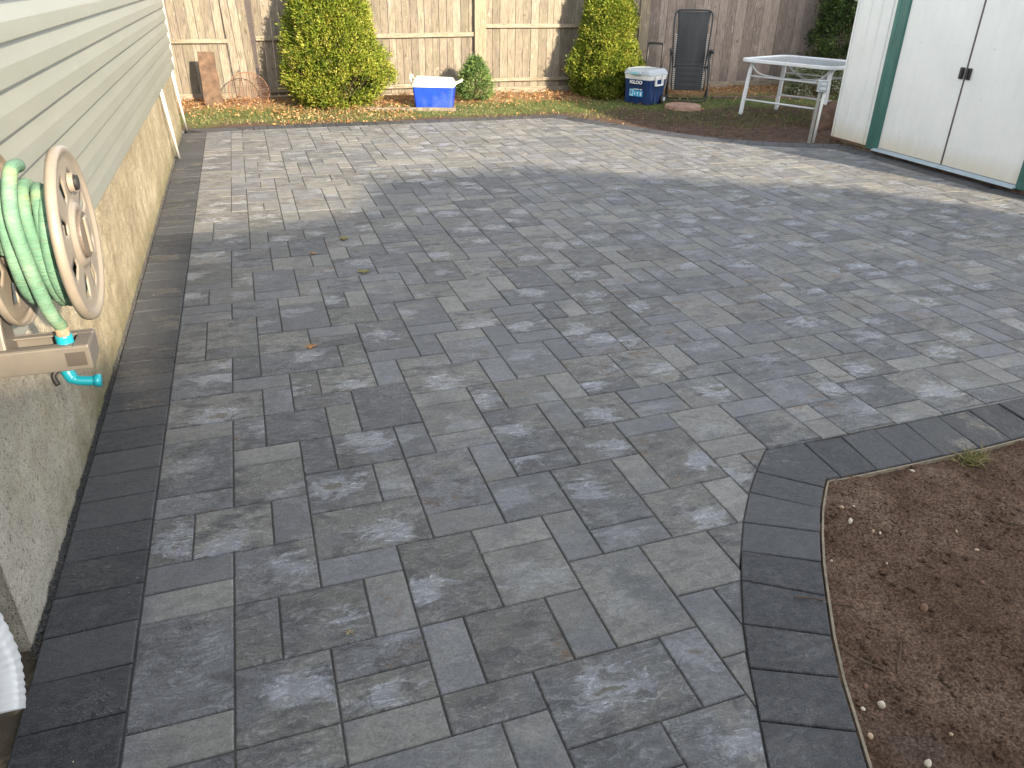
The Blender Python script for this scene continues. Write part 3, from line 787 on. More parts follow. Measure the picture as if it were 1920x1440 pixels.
for i in range(int(turns * 26)):
    t = i / 26; a = 2 * PI * t
    lane = t % 8; layer = int(t // 6.3)
    u = (t % 6.3) / 6.3
    if layer % 2: u = 1 - u
    x = CO.x - .126 + .104 * u + .009 * math.sin(a + t * 1.7)
    rr = .094 + .030 * layer + .006 * math.sin(2.1 * t + 1) + (.004 + .012 * math.sin(t * 3)) * max(0, -math.sin(a)) ** 2
    pts.append(Vector((x, CO.y - .012 - rr * .86 * math.cos(a) + .008 * math.sin(t * 5.1), CO.z + rr * math.sin(a) - .008)))
tube(bm, pts, hr, 10); 
ext = bez([(CO.x - .088, CO.y + .02, CO.z + .158), (CO.x - .086, CO.y - .06, CO.z + .160), (CO.x - .084, CO.y - .142, CO.z + .09), (CO.x - .078, CO.y - .150, CO.z - .02), (CO.x - .071, CO.y - .125, CO.z - .13), (CO.x - .066, TY - .018, z1t + .040)], 10)
tube(bm, ext, .0150, 12)
hobj2('coil', bm, M_HOSE, smooth=True)
hx = CO.x - .066; hy_ = TY - .018
bm = BM(); tube(bm, [(hx, hy_, z1t + .044), (hx, hy_, z1t + .016)], .0145, 16); hobj2('ferrule', bm, simple('rusty_crimp', (.33, .22, .15), .5, var=.4, scale=60))
M_TEAL = simple('teal_plastic', (.01, .26, .34), .35, var=.12, scale=20, bump=.1)
bm = BM(); tube(bm, [(hx, hy_, z1t + .018), (hx, hy_, z1t - .012)], .0185, 14); hobj2('connector', bm, M_TEAL, bevel=.002)
noz = empty('spray_nozzle', (hx + .02, TY, .74), 0, 'teal angled hose nozzle pointing right beneath the reel tray', 'nozzle')
bm = BM(); tube(bm, bez([(hx + .012, TY, z0t - .001), (hx + .012, TY, .745), (hx + .020, TY - .006, .728), (hx + .036, TY - .008, .722), (hx + .058, TY - .008, .719)], 6), [.012]*13 + [.0095]*12, 14)
tube(bm, [(hx + .056, TY - .008, .719), (hx + .068, TY - .008, .7185)], .0125, 18)
o = obj('body', bm, M_TEAL, noz, smooth=True); o.location = -Vector(noz.location)
bm = BM(); tube(bm, bez([(hx + .004, TY - .004, .752), (hx - .010, TY - .012, .742), (hx - .006, TY - .015, .722)], 4), .005, 8)
o = obj('trigger', bm, M_BLACK, noz, smooth=True); o.location = -Vector(noz.location)

noz.scale = (1.25, 1.25, 1.25); noz.location += Vector((-.028, 0, -.002))

# ------------------------------------------------------------------ fence
FY = 12.15
def boards(x0, x1, pitch, z0, z1, mat, parent, name='boards', lean=0, y=FY, th=.018, gap=.007, jz=.0):
    vs, fs, bc = [], [], []
    x = x0
    while x < x1 - .02:
        wd = pitch * random.uniform(.82, 1.18); xe = min(x + wd, x1)
        dy = random.uniform(-.004, .004); r = (random.random(), random.random(), random.random(), 1)
        k = len(vs); zb = z0 + random.uniform(-jz, jz)
        sk = random.uniform(-.004, .004)
        for (xx, yy, zz) in ((x+gap/2, y+dy, zb), (xe-gap/2, y+dy+sk*.5, zb), (xe-gap/2, y+dy+th, zb), (x+gap/2, y+dy+th, zb), (x+gap/2, y+dy, z1), (xe-gap/2, y+dy+sk*.5, z1), (xe-gap/2, y+dy+th, z1), (x+gap/2, y+dy+th, z1)):
            vs.append((xx + lean * (zz) + (sk if zz > .5 else 0), yy, zz)); bc.append(r)
        for f in ((3,2,1,0),(4,5,6,7),(0,1,5,4),(1,2,6,5),(2,3,7,6),(3,0,4,7)): fs.append(tuple(k+i for i in f))
        x = xe
    o = obj(name, (vs, [], fs), mat, parent)
    a = o.data.attributes.new('bc', 'FLOAT_COLOR', 'POINT'); a.data.foreach_set('color', np.array(bc).ravel())
    return o
def plank(bm_args, mat, parent, name, bevel=.004):
    bm = BM(); box(bm, *bm_args); o = obj(name, bm, mat, parent, bevel=bevel)
    a = o.data.attributes.new('bc', 'FLOAT_COLOR', 'POINT'); r = (random.random(), random.random(), random.random(), 1)
    a.data.foreach_set('color', np.array([r] * len(o.data.vertices)).ravel()); return o
def hrail(x0, x1, z0, z1, y0, y1, parent, mat=M_RAIL, name='rail', rise=0.0):
    # horizontal timber: built along z then turned so the grain runs lengthwise
    o = plank((-(z1 - z0) / 2, (z1 - z0) / 2, y0, y1, -(x1 - x0) / 2, (x1 - x0) / 2), mat, parent, name)
    o.rotation_euler = (0, PI / 2 - math.atan2(rise, x1 - x0), 0)
    o.location = ((x0 + x1) / 2 - (parent.location.x if parent else 0), -(parent.location.y if parent else 0), (z0 + z1) / 2 + rise / 2)
    return o
def panel(x0, x1, mat, label, rails, pitch=.115, lean=0, kick=(0.0, .10), zb=.05):
    e = empty('wooden_fence', ((x0+x1)/2, FY, 0), 0, label, 'fence panel', 'fence along the back of the yard')
    o = boards(x0, x1, pitch, zb, 1.95, mat, e, lean=lean); o.location = (-e.location.x, -e.location.y, 0)
    for (za, zb_, rise) in rails: hrail(x0 + .006, x1 - .006, za, zb_, FY - .045, FY - .006, e, rise=rise)
    if kick: hrail(x0 + .004, x1 - .004, kick[0] - .05, kick[1], FY - .032, FY - .007, e, name='kickboard')
    return e
def cover(x0, x1, lean, label):
    pass
panel(-3.2, -.115, M_FENCE, 'pale weathered fence panel at the far left beside the house corner', [(.745, .80, 0), (1.55, 1.60, 0)], lean=-.03)
panel(.235, 3.375, M_FENCE, 'pale weathered fence panel behind the big bright green arborvitae', [(.775, .835, .05), (.095, .155, .03), (1.58, 1.64, .03)], kick=(-.02, .045))
panel(3.555, 6.10, M_FENCE, 'pale weathered fence panel behind the short rounded shrub and the cone shrub', [(.94, .995, .01), (.185, .235, .01), (1.70, 1.75, 0)], kick=(.0, .105))
panel(6.275, 9.42, M_FENCE2, 'greyer brown fence panel of wide flush boards behind the lounge chair', [], pitch=.165, kick=(.0, .115))
def post(x0, x1, y0, z1, label, mat=M_POST, lean=0):
    e = empty('fence_post', ((x0+x1)/2, FY, 0), 0, label, 'fence post', 'fence along the back of the yard')
    o = plank((-(x1-x0)/2, (x1-x0)/2, y0 - FY, .12, -.08, z1), mat, e, 'post'); o.rotation_euler = (0, lean, 0)
    return e
e = empty('fence_post', (.06, FY, 0), 0, 'leaning wide board post cover behind the round grill grate', 'fence post', 'fence along the back of the yard')
o = boards(-.165, .17, .112, -.02, 1.95, M_FENCE, e, name='cover_board', y=-.035, lean=0); o.rotation_euler = (0, -.045, 0)
post(3.378, 3.552, FY - .075, 1.95, 'pale square fence post standing between the blue cooler and the short shrub')
post(6.105, 6.27, FY - .03, 1.95, 'pale yellowish fence post just left of the lounge chair')
post(9.43, 9.56, FY - .06, 1.95, 'fence post at the right end beside the dark arborvitae', M_FENCE2)
panel(9.57, 14.5, M_FENCE2, 'fence panel hidden mostly behind the dark arborvitae and the shed', [], pitch=.16)

# ------------------------------------------------------------------ foliage
def leaf_mat(name, cols, rough=.55, trans=.15):
    M = Mat(name, rough, .3); a = M.sep(M.attr('lc'))
    c = M.ramp(a[0], [(i / (len(cols) - 1), cc) for i, cc in enumerate(cols)])
    M.col(c)
    tr = M.n('ShaderNodeBsdfTranslucent'); M.l(c, tr.inputs['Color'])
    mx = M.n('ShaderNodeMixShader'); mx.inputs[0].default_value = trans
    M.l(M.b.outputs[0], mx.inputs[1]); M.l(tr.outputs[0], mx.inputs[2])
    M.l(mx.outputs[0], M.t.nodes['Material Output'].inputs[0]); return M.m
def leafmesh(name, P, D, U, L, W, col, mat, parent=None, bend=.25, shape='spray'):
    """many small pointed leaves: P base, D direction, U side vector, L length, W half width"""
    N = len(P); L = L[:, None]; W = W[:, None]
    nrm = np.cross(D, U)
    a = P; b = P + D*L*.45 + U*W; c = P + D*L + nrm*L*bend; d = P + D*L*.45 - U*W
    V = np.stack([a, b, c, d], 1).reshape(-1, 3)
    F = np.arange(4*N).reshape(-1, 4)
    me = bpy.data.meshes.new(name); me.vertices.add(4*N); me.vertices.foreach_set('co', V.ravel())
    me.loops.add(4*N); me.loops.foreach_set('vertex_index', F.ravel().astype(np.int32))
    me.polygons.add(N); me.polygons.foreach_set('loop_start', np.arange(0, 4*N, 4, dtype=np.int32)); me.polygons.foreach_set('loop_total', np.full(N, 4, np.int32))
    me.update(); me.materials.append(mat)
    at = me.attributes.new('lc', 'FLOAT_COLOR', 'POINT'); cc = np.ones((4*N, 4)); cc[:, 0] = np.repeat(col, 4); at.data.foreach_set('color', cc.ravel())
    o = bpy.data.objects.new(name, me); link(o, parent); return o
def nz(v): return v / np.maximum(np.linalg.norm(v, axis=1, keepdims=True), 1e-9)
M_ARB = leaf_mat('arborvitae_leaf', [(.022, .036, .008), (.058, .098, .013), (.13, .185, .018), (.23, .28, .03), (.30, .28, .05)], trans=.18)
M_ARB2 = leaf_mat('juniper_leaf', [(.035, .07, .025), (.07, .14, .04), (.13, .21, .06), (.22, .30, .09)])
M_DARK = leaf_mat('dark_cedar_leaf', [(.016, .032, .010), (.03, .06, .014), (.055, .10, .022), (.10, .15, .03)])
M_TWIG = simple('twig_bark', (.22, .15, .10), .9, var=.35, scale=40, bump=.4)
def shrub(name, loc, H, prof, n, mat, label, group=None, size=.05, seed=1, tw=60, hole=None, lump=.16, cat='shrub', upright=.9, rot=0):
    rs = np.random.RandomState(seed)
    e = empty(name, loc, rot, label, cat, group)
    # clumps of sprays sitting through the outer shell
    nc = n // 26
    zc = rs.rand(nc) ** .85 * H; th = rs.rand(nc) * 2 * PI
    pr = np.interp(zc / H, [p[0] for p in prof], [p[1] for p in prof])
    lumpf = np.array([1 + lump * noise.fractal(Vector((math.cos(t)*1.6, math.sin(t)*1.6, z*3.2 + seed)), .8, 2, 3) for t, z in zip(th, zc)])
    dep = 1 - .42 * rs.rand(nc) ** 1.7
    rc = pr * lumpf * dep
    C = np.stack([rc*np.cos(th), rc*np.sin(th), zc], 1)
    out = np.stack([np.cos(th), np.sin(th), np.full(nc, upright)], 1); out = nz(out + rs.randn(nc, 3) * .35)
    ccol = np.clip(.12 + .60 * (dep - .58) / .42 + .24 * rs.randn(nc), 0, 1)  # inner clumps darker, outer tips sunnier: crown shading put into leaf colour
    P, D, U, Lh, Wh, cl = [], [], [], [], [], []
    k = 26
    idx = np.repeat(np.arange(nc), k)
    s = size
    off = rs.randn(nc*k, 3) * s * .75
    Pp = C[idx] + off
    Dd = nz(out[idx] + rs.randn(nc*k, 3) * .45 + off / s * .35)
    Uu = nz(np.cross(Dd, nz(rs.randn(nc*k, 3))))
    LL = s * rs.uniform(.55, 1.25, nc*k); WW = LL * rs.uniform(.11, .22, nc*k)
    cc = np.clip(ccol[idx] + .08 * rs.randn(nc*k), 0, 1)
    if hole is not None:
        hc, hr_ = np.array(hole[0]), np.array(hole[1])
        q = (((Pp - hc) / hr_) ** 2).sum(1); kp = (q > 1) | (rs.rand(len(q)) < .10)
        Pp, Dd, Uu, LL, WW, cc = Pp[kp], Dd[kp], Uu[kp], LL[kp], WW[kp], cc[kp]
    kp = Pp[:, 2] > .01
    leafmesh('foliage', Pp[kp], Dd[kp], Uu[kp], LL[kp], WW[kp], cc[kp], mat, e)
    bm = BM(); rg = random.Random(seed)
    tube(bm, [(0, 0, -.05), (.01, 0, H*.35), (.0, .01, H*.85)], [.035, .025, .008], 8)
    for i in range(tw):
        z = rg.uniform(.03, .75) ** 1.3 * H; a = rg.uniform(0, 2*PI); r = np.interp(min(1, z/H + .08), [p[0] for p in prof], [p[1] for p in prof]) * rg.uniform(.7, .97)
        p0 = Vector((.02*math.cos(a), .02*math.sin(a), z*.8)); p2 = Vector((r*math.cos(a + rg.uniform(-.3, .3)), r*math.sin(a), z + r*.55*upright)); p1 = p0.lerp(p2, .5) + Vector((rg.uniform(-.05, .05), rg.uniform(-.05, .05), -.03))
        tube(bm, bez([p0, p1, p2], 3), [.009, .008, .007, .006, .005, .004, .003], 5)
    obj('branches', bm, M_TWIG, e, smooth=True)
    return e
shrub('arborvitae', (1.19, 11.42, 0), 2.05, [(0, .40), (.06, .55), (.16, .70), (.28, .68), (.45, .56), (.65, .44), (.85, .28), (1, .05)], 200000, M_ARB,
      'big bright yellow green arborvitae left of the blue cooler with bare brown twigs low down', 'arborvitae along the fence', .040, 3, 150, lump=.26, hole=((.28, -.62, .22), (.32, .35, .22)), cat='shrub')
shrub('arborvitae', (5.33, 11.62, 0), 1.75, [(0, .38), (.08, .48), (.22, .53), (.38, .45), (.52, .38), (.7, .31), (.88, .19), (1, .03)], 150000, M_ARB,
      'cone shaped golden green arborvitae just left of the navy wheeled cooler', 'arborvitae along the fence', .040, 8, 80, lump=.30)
shrub('rounded_shrub', (3.22, 11.50, 0), .56, [(0, .18), (.15, .25), (.4, .25), (.65, .20), (.85, .13), (1, .03)], 11000, M_ARB2,
      'short rounded green shrub beside the right end of the blue cooler', None, .035, 5, 40, upright=1.0)
shrub('arborvitae', (9.95, 11.55, 0), 2.6, [(0, .5), (.1, .75), (.3, .80), (.6, .62), (.85, .35), (1, .05)], 42000, M_DARK,
      'dark shaded arborvitae behind the white glass table next to the shed', 'arborvitae along the fence', .06, 12, 60)
shrub('groundcover_shrub', (9.0, 11.15, 0), .42, [(0, .55), (.3, .62), (.7, .5), (1, .2)], 9000, leaf_mat('variegated_leaf', [(.03, .05, .02), (.08, .12, .04), (.30, .33, .20), (.45, .46, .34)]),
      'low variegated shrub with cream edged leaves seen beneath the white table', None, .045, 15, 30, upright=.5)
# bare twigs reaching out by the shed
bm = BM()
for pts in ([(8.55, 8.6, 1.05), (8.05, 8.75, 1.22), (7.65, 8.85, 1.36), (7.45, 8.9, 1.44)], [(8.6, 8.6, .95), (8.15, 8.7, .98), (7.85, 8.85, .93), (7.6, 9.0, .96)], [(8.5, 8.6, 1.25), (8.2, 8.8, 1.3), (8.0, 8.9, 1.45)], [(8.9, 8.6, 0), (8.7, 8.6, .6), (8.55, 8.6, 1.05), (8.5, 8.6, 1.3)]):
    tube(bm, bez(pts, 5), .006, 6)
tag(obj('bare_bush', bm, simple('pale_twig', (.42, .36, .28), .8), smooth=True), 'thin bare twigs poking out past the left edge of the shed', 'bush')

# ------------------------------------------------------------------ lawn, leaves, litter
rs = np.random.RandomState(4)
def scatter(n, xr, yr, fn):
    X = rs.uniform(*xr, n); Y = rs.uniform(*yr, n); k = np.array([rs.rand() < fn(x, y) for x, y in zip(X, Y)]); return X[k], Y[k]
def turfp(x, y):
    if not inyard(x, y - .12): return 0
    f = fbm(x, y, .9, 3)
    p = .0
    lo = 10.15 if x < 3.8 else (9.55 if x < 5 else 9.0)
    if x > 5.5: lo = 8.35 + .5 * f
    if y > lo + .35 * f: p = .75 + .4 * f
    if y > 11.25 + .3 * f and x < 5: p *= .25
    if y > 11.0 and x > 5: p *= .45
    return max(0, p)
X, Y = scatter(42000, (-.7, 10.5), (8.3, 12.05), turfp)
n = len(X); Z = np.array([yardz(x, y) for x, y in zip(X, Y)])
P = np.stack([X, Y, Z], 1); D = nz(np.stack([rs.randn(n)*.55, rs.randn(n)*.55, np.ones(n)*.8], 1)); U = nz(np.cross(D, rs.randn(n, 3)))
dryc = np.clip(.35 + .3 * np.array([fbm(x+5, y, 1.5, 3) for x, y in zip(X, Y)]) + .22 * rs.randn(n) + (X < 4) * .22, 0, 1)
leafmesh('lawn_grass', P, D, U, rs.uniform(.025, .065, n), rs.uniform(.0018, .0035, n), dryc, leaf_mat('grass_blade', [(.035, .07, .015), (.08, .13, .03), (.15, .18, .05), (.32, .27, .12), (.42, .34, .2)], trans=.25), bend=.3)
tag(bpy.data.objects['lawn_grass'], kind='stuff')
def litp(x, y):
    if not inyard(x, y - .05): return 0
    f = fbm(x+3, y, 1.1, 3)
    base = math.exp(-max(0, (11.75 - y)) / .42)
    if .3 < x < 2.1: base = math.exp(-abs(y - 10.95) / .35) * .9 + .15
    if x > 4.7: base *= .55
    return base * (.8 + .9 * f) + .012
X, Y = scatter(42000, (-2.2, 10.5), (9.0, 12.1), litp)
n = len(X); Z = np.array([yardz(x, y) for x, y in zip(X, Y)]) + rs.uniform(.004, .045, n)
P = np.stack([X, Y, Z], 1); D = nz(np.stack([rs.randn(n), rs.randn(n), rs.randn(n)*.45], 1)); U = nz(np.cross(D, np.stack([rs.randn(n)*.4, rs.randn(n)*.4, np.ones(n)], 1)))
leafmesh('leaf_litter', P, D, U, rs.uniform(.018, .055, n), rs.uniform(.006, .015, n), rs.rand(n), leaf_mat('dead_leaf', [(.20, .085, .035), (.42, .19, .07), (.52, .28, .12), (.55, .38, .21), (.34, .20, .11)], .8, .2), bend=.35)
tag(bpy.data.objects['leaf_litter'], kind='stuff')

# ------------------------------------------------------------------ soil crumbs, pebbles, twigs
def lump_mesh(bm, c, r, flat=.7, seed=0, sub=1):
    M4 = Matrix.Translation(c) @ Euler((seed*1.3, seed*2.1, seed*.7)).to_matrix().to_4x4()
    ret = bmesh.ops.create_icosphere(bm, subdivisions=sub, radius=1)
    for v in ret['verts']:
        k = 1 + .28 * noise.noise(v.co * 1.4 + Vector((seed*7.7, 0, 0)))
        v.co = M4 @ Vector((v.co.x*r*k*1.15, v.co.y*r*k*.9, v.co.z*r*k*flat))
# crumbs through numpy: jittered octahedra
oc = np.array([(1,0,0),(-1,0,0),(0,1,0),(0,-1,0),(0,0,1),(0,0,-1)], float)
of = [(0,2,4),(2,1,4),(1,3,4),(3,0,4),(2,0,5),(1,2,5),(3,1,5),(0,3,5)]
def crumbs(name, X, Y, Z, R, mat, kind='stuff'):
    n = len(X); V = oc[None] * R[:, None, None] * rs.uniform(.6, 1.25, (n, 6, 1)) + rs.randn(n, 6, 3) * R[:, None, None] * .18
    V[:, :, 2] *= .75; V += np.stack([X, Y, Z], 1)[:, None]
    F = (np.array(of)[None] + (np.arange(n) * 6)[:, None, None]).reshape(-1, 3)
    o = obj(name, (V.reshape(-1, 3).tolist(), [], F.tolist()), mat, smooth=True); tag(o, kind=kind); return o
X = rs.uniform(1.0, 4.0, 26000); Y = rs.uniform(.2, 1.84, 26000)
kp = np.array([inbed(x, y, -.012) for x, y in zip(X, Y)]) & (rs.rand(26000) < np.clip(.5 + .6 * np.array([fbm(x, y+4, 2.4, 3) for x, y in zip(X, Y)]), .08, 1)); X, Y = X[kp], Y[kp]
R = rs.uniform(.0012, .0046, len(X)) * (1 + 2.0 * (rs.rand(len(X)) < .06)); Z = np.array([bedz(x, y) for x, y in zip(X, Y)]) + R * .4
crumbs('soil_crumbs', X, Y, Z, R, M_SOIL)
X = rs.uniform(3.9, 8.5, 5000); Y = rs.uniform(7.5, 10.2, 5000); kp = np.array([inyard(x, y - .05) for x, y in zip(X, Y)]); X, Y = X[kp], Y[kp]
R = rs.uniform(.004, .013, len(X)); crumbs('yard_clods', X, Y, np.array([yardz(x, y) for x, y in zip(X, Y)]), R, M_EARTH)
# grit on the earth strip and gravel joint
X = rs.uniform(-.738, -.714, 5200); Y = rs.uniform(1.75, 9.7, 5200); R = rs.uniform(.002, .0045, 5200)
crumbs('joint_grit', X, Y, -.006 + rs.uniform(-.004, .004, 5200), R, M_BOR if False else bpy.data.materials['grey_grit'])
M_PEB = simple('tan_pebble', (.52, .38, .26), .6, var=.25, scale=40, bump=.2)
M_PEB2 = simple('pale_pebble', (.62, .55, .44), .6, var=.15, scale=40, bump=.2)
M_PEB3 = simple('brown_pebble', (.20, .11, .075), .7, var=.25, scale=40, bump=.2)
def g2(px, py, z=-.01):
    d = RM @ Vector((px - 960, -(py - 720), -1434.76)); t = (z - 1.6) / d.z; return Vector((d.x * t, d.y * t, z))
PEB = [(1593, 982, .0075, 1, 'round peach pebble, largest of the cluster near the bed corner'), (1577, 953, .0075, 0, 'flat orange pebble just above the round peach one near the bed corner'),
       (1710, 884, .0065, 1, 'cream pebble by the top edge of the soil bed, left of the grass tuft'), (1600, 952, .004, 1, 'tiny cream pebble right of the flat orange pebble'),
       (1637, 997, .0045, 0, 'left one of two small tan pebbles right of the peach pebble'), (1650, 1000, .0045, 1, 'right one of two small tan pebbles right of the peach pebble'),
       (1559, 1051, .004, 1, 'small cream pebble close to the charcoal border halfway along the bed'), (1662, 1058, .0035, 1, 'tiny pale pebble alone in the middle of the soil'),
       (1832, 1029, .006, 0, 'square tan pebble at the right part of the soil bed'), (1732, 1143, .010, 2, 'round brown clod like stone below the pale ashy streak'),
       (1651, 1326, .0095, 1, 'large pale pink pebble in the lower part of the soil bed'), (1617, 1333, .0045, 1, 'small cream pebble left of the large pale pink pebble'),
       (1630, 1385, .007, 0, 'orange brown pebble near the bottom of the charcoal border'), (1738, 1435, .008, 1, 'cream pebble at the bottom edge of the photo'),
       (1623, 1288, .006, 2, 'reddish brown pebble above the large pale pink pebble'), (1782, 1380, .0045, 0, 'small orange pebble low on the right of the soil bed'),
       (1792, 1000, .0045, 0, 'small rusty pebble at the upper right of the soil bed'), (1840, 1097, .006, 2, 'red angular chip at the right of the soil bed')]
for i, (px, py, r, mi, lab) in enumerate(PEB):
    p = g2(px, py); p.z = bedz(p.x, p.y) + r * .75
    bm = BM(); lump_mesh(bm, (0, 0, 0), r * 1.2, .7, i + 1, 2); o = obj('pebble', bm, (M_PEB, M_PEB2, M_PEB3)[mi], smooth=True); o.location = p
    tag(o, lab, 'pebble', 'pebbles on the soil bed')
M_TW2 = simple('dark_twig', (.09, .06, .04), .9)
for pts, lab in (([(1487, 1128), (1530, 1131), (1555, 1133), (1600, 1138)], 'thin dark twig lying across the charcoal border and the soil'), ([(1572, 1218), (1612, 1245), (1655, 1262)], 'dark curved twig on the soil near the border'), ([(1848, 967), (1885, 979), (1925, 992)], 'straight dark stick at the right edge of the soil bed'), ([(1690, 1190), (1688, 1225), (1681, 1262)], 'pale rootlet lying in the middle of the soil')):
    P = []
    for q in pts:
        p = g2(*q); p.z = (bedz(p.x, p.y) + .006) if inbed(p.x, p.y, 0) else .008
        P.append(p)
    bm = BM(); tube(bm, bez(P, 5), .0022, 6); tag(obj('twig', bm, M_TW2, smooth=True), lab, 'twig')
# grass tuft by the border
c = g2(1822, 862); n = 240
P = np.stack([c.x + rs.randn(n)*.032, c.y + rs.randn(n)*.014, np.full(n, -.014)], 1); D = nz(np.stack([rs.randn(n)*.8, rs.randn(n)*.8, np.abs(rs.randn(n))*.35 + .25], 1)); U = nz(np.cross(D, rs.randn(n, 3)))
o = leafmesh('grass_tuft', P, D, U, rs.uniform(.03, .075, n), rs.uniform(.0010, .0022, n), rs.uniform(.42, 1, n), bpy.data.materials['grass_blade'], bend=.35)
tag(o, 'small yellowing grass tuft at the edge of the soil bed', 'grass tuft')
# loose leaves and specks on the paving
M_DL = bpy.data.materials['dead_leaf']; M_OL = leaf_mat('olive_leaf', [(.14, .13, .03), (.24, .21, .06)])
M_CORDL = leaf_mat('straw_leaf', [(.30, .25, .16), (.36, .30, .2)])
def flatleaf(px, py, s, mat, lab, seed, spikes=5):
    p = g2(px, py, .004); rg = random.Random(seed); bm = BM(); c0 = bm.verts.new((0, 0, .006)); ring = []
    N = spikes * 4
    for k in range(N):
        a = 2*PI*k/N; r = s * (1.0 if k % 4 == 0 else (.45 if k % 4 == 2 else .65)) * rg.uniform(.8, 1.15)
        ring.append(bm.verts.new((r*math.cos(a)*1.25, r*math.sin(a), .003 + rg.uniform(0, .008))))
    for k in range(N): bm.faces.new((c0, ring[k], ring[(k+1) % N]))
    o = obj('fallen_leaf', bm, mat); o.location = p; o.rotation_euler.z = rg.uniform(0, 6)
    a = o.data.attributes.new('lc', 'FLOAT_COLOR', 'POINT'); a.data.foreach_set('color', np.tile([rg.random(), 0, 0, 1], len(o.data.vertices)))
    tag(o, lab, 'leaf', 'fallen leaves on the patio')
flatleaf(682, 510, .040, M_OL, 'olive green fallen leaf on a paver, the nearer of two olive ones', 1)
flatleaf(645, 447, .045, M_OL, 'olive green fallen leaf on a paver, the farther of two olive ones', 2)
flatleaf(587, 476, .024, M_DL, 'curled rusty brown leaf at the corner of a large paver', 3)
flatleaf(585, 651, .028, M_DL, 'rusty brown leaf scrap on the joint between two grey pavers', 4)
flatleaf(655, 1188, .016, M_CORDL, 'pale frayed leaf scrap on a near paver beside a rust stain', 5)
X = rs.uniform(-.7, 3.2, 420); Y = rs.uniform(.9, 5.5, 420); kp = np.array([not inbed(x, y, .25) for x, y in zip(X, Y)]); X, Y = X[kp], Y[kp]
crumbs('stone_specks', X, Y, np.full(len(X), .004), rs.uniform(.0008, .0022, len(X)), M_PEB2)

# ------------------------------------------------------------------ things by the fence
# leaning slate plank
pl = empty('leaning_plank', (-.42, 11.62, .0), 0, 'rusty brown rough plank leaning against the left fence panel', 'plank')
bm = BM(); prism(bm, [(-.10, -.0), (.115, 0), (.125, .10), (.112, .22), (.122, .35), (.105, .47), (.11, .60), (.10, .68), (-.10, .685), (-.112, .5), (-.105, .3), (-.115, .12)], -.018, .018, Matrix.Rotation(PI/2, 4, 'X'))
o = obj('board', bm, simple('rusty_slate', (.105, .064, .04), .85, var=.45, scale=14, bump=.8, bd=.01, dirt=((.055, .042, .034), .8)), pl, bevel=.004)
pl.rotation_euler = (-.62 + .0, 0, .10); pl.scale = (1, 1, 1); pl.rotation_euler = (-.22, .02, .12)
bm = BM(); prism(bm, [(-.102, .52), (-.045, .52), (-.04, .684), (-.10, .688)], -.024, -.0185, Matrix.Rotation(PI/2, 4, 'X')); 
# round grill grate
gr = empty('grill_grate', (.06, 11.70, .175), 0, 'rusty round grill grate leaning on the fence in dead leaves', 'grate')
M_RUST = simple('rust', (.19, .095, .06), .85, var=.4, scale=60, bump=.4)
bm = BM(); R0 = .265
tube(bm, [(R0*math.cos(a), 0, R0*math.sin(a)) for a in [2*PI*k/48 for k in range(48)]], .006, 6, closed=True); obj('rim', bm, M_RUST, gr, smooth=True)
bm = BM()
for k in range(-10, 11):
    z = k * .0245; x = math.sqrt(R0*R0 - z*z); tube(bm, [(-x, .004, z), (x, .004, z)], .0028, 5)
for x in (-.09, 0, .09):
    z = math.sqrt(R0*R0 - x*x); tube(bm, [(x, .010, -z), (x, .010, z)], .0035, 5)
obj('bars', bm, M_RUST, gr, smooth=True); gr.rotation_euler = (-.55, .05, .08)
# timber edging on the ground
for (a, b, lab, h) in (((1.45, 10.98), (2.72, 10.70), 'thin weathered edging timber lying in front of the blue cooler', .02), ((6.9, 11.0), (8.6, 10.75), 'dark edging timber on the grass behind the lounge chair', .035)):
    A, B = Vector((*a, .0)), Vector((*b, .0)); d = B - A
    bm = BM(); box(bm, -d.length/2, d.length/2, -.035, .035, 0, .045); o = obj('edging_timber', bm, M_RAIL if h < .03 else simple('dark_timber', (.12, .08, .06), .9, var=.3), bevel=.006)
    o.location = (A + B) / 2 + Vector((0, 0, yardz(*((A+B)/2).xy) - .01)); o.rotation_euler.z = math.atan2(d.y, d.x); tag(o, lab, 'timber')

# ---- blue cooler
def taper_box(bm, w0, d0, w1, d1, z0, z1, r=.03, n=5, rings=2, cap0=True, cap1=True):
    R_ = []
    for k in range(rings):
        t = k / (rings - 1); R_.append([bm.verts.new((x, y, z0 + (z1-z0)*t)) for x, y in rrect(w0+(w1-w0)*t, d0+(d1-d0)*t, r, n)])
    for A, B in zip(R_, R_[1:]):
        m = len(A)
        for k in range(m): bm.faces.new((A[k], A[(k+1)%m], B[(k+1)%m], B[k]))
    if cap0: bm.faces.new(R_[0][::-1])
    if cap1: bm.faces.new(R_[-1])
ck = empty('cooler', (2.50, 11.02, yardz(2.5, 11.0)), -.35, 'bright blue ice chest with an off white lid set slightly askew', 'cooler')
M_BLUE = simple('cobalt_plastic', (.012, .055, .52), .38, var=.15, scale=8, bump=.08, dirt=((.16, .22, .5), .4))
M_LID = simple('off_white_plastic', (.74, .71, .60), .45, var=.06, scale=8, bump=.05, dirt=((.55, .48, .34), .4))
bm = BM(); taper_box(bm, .50, .30, .56, .35, 0, .275); obj('body', bm, M_BLUE, ck)
bm = BM(); taper_box(bm, .575, .365, .58, .37, .276, .325); obj('rim', bm, M_LID, ck, bevel=.004)
bm = BM(); taper_box(bm, .57, .36, .50, .30, .0, .055); o = obj('lid', bm, M_LID, ck, bevel=.008); o.location = (0, 0, .328); o.rotation_euler = (0, .03, .05)
bm = BM(); box(bm, -.20, .12, -.09, .05, 0, .010); o = obj('lid_panel', bm, M_LID, ck, bevel=.004); o.location = (0, 0, .383); o.rotation_euler = (0, .03, .05)
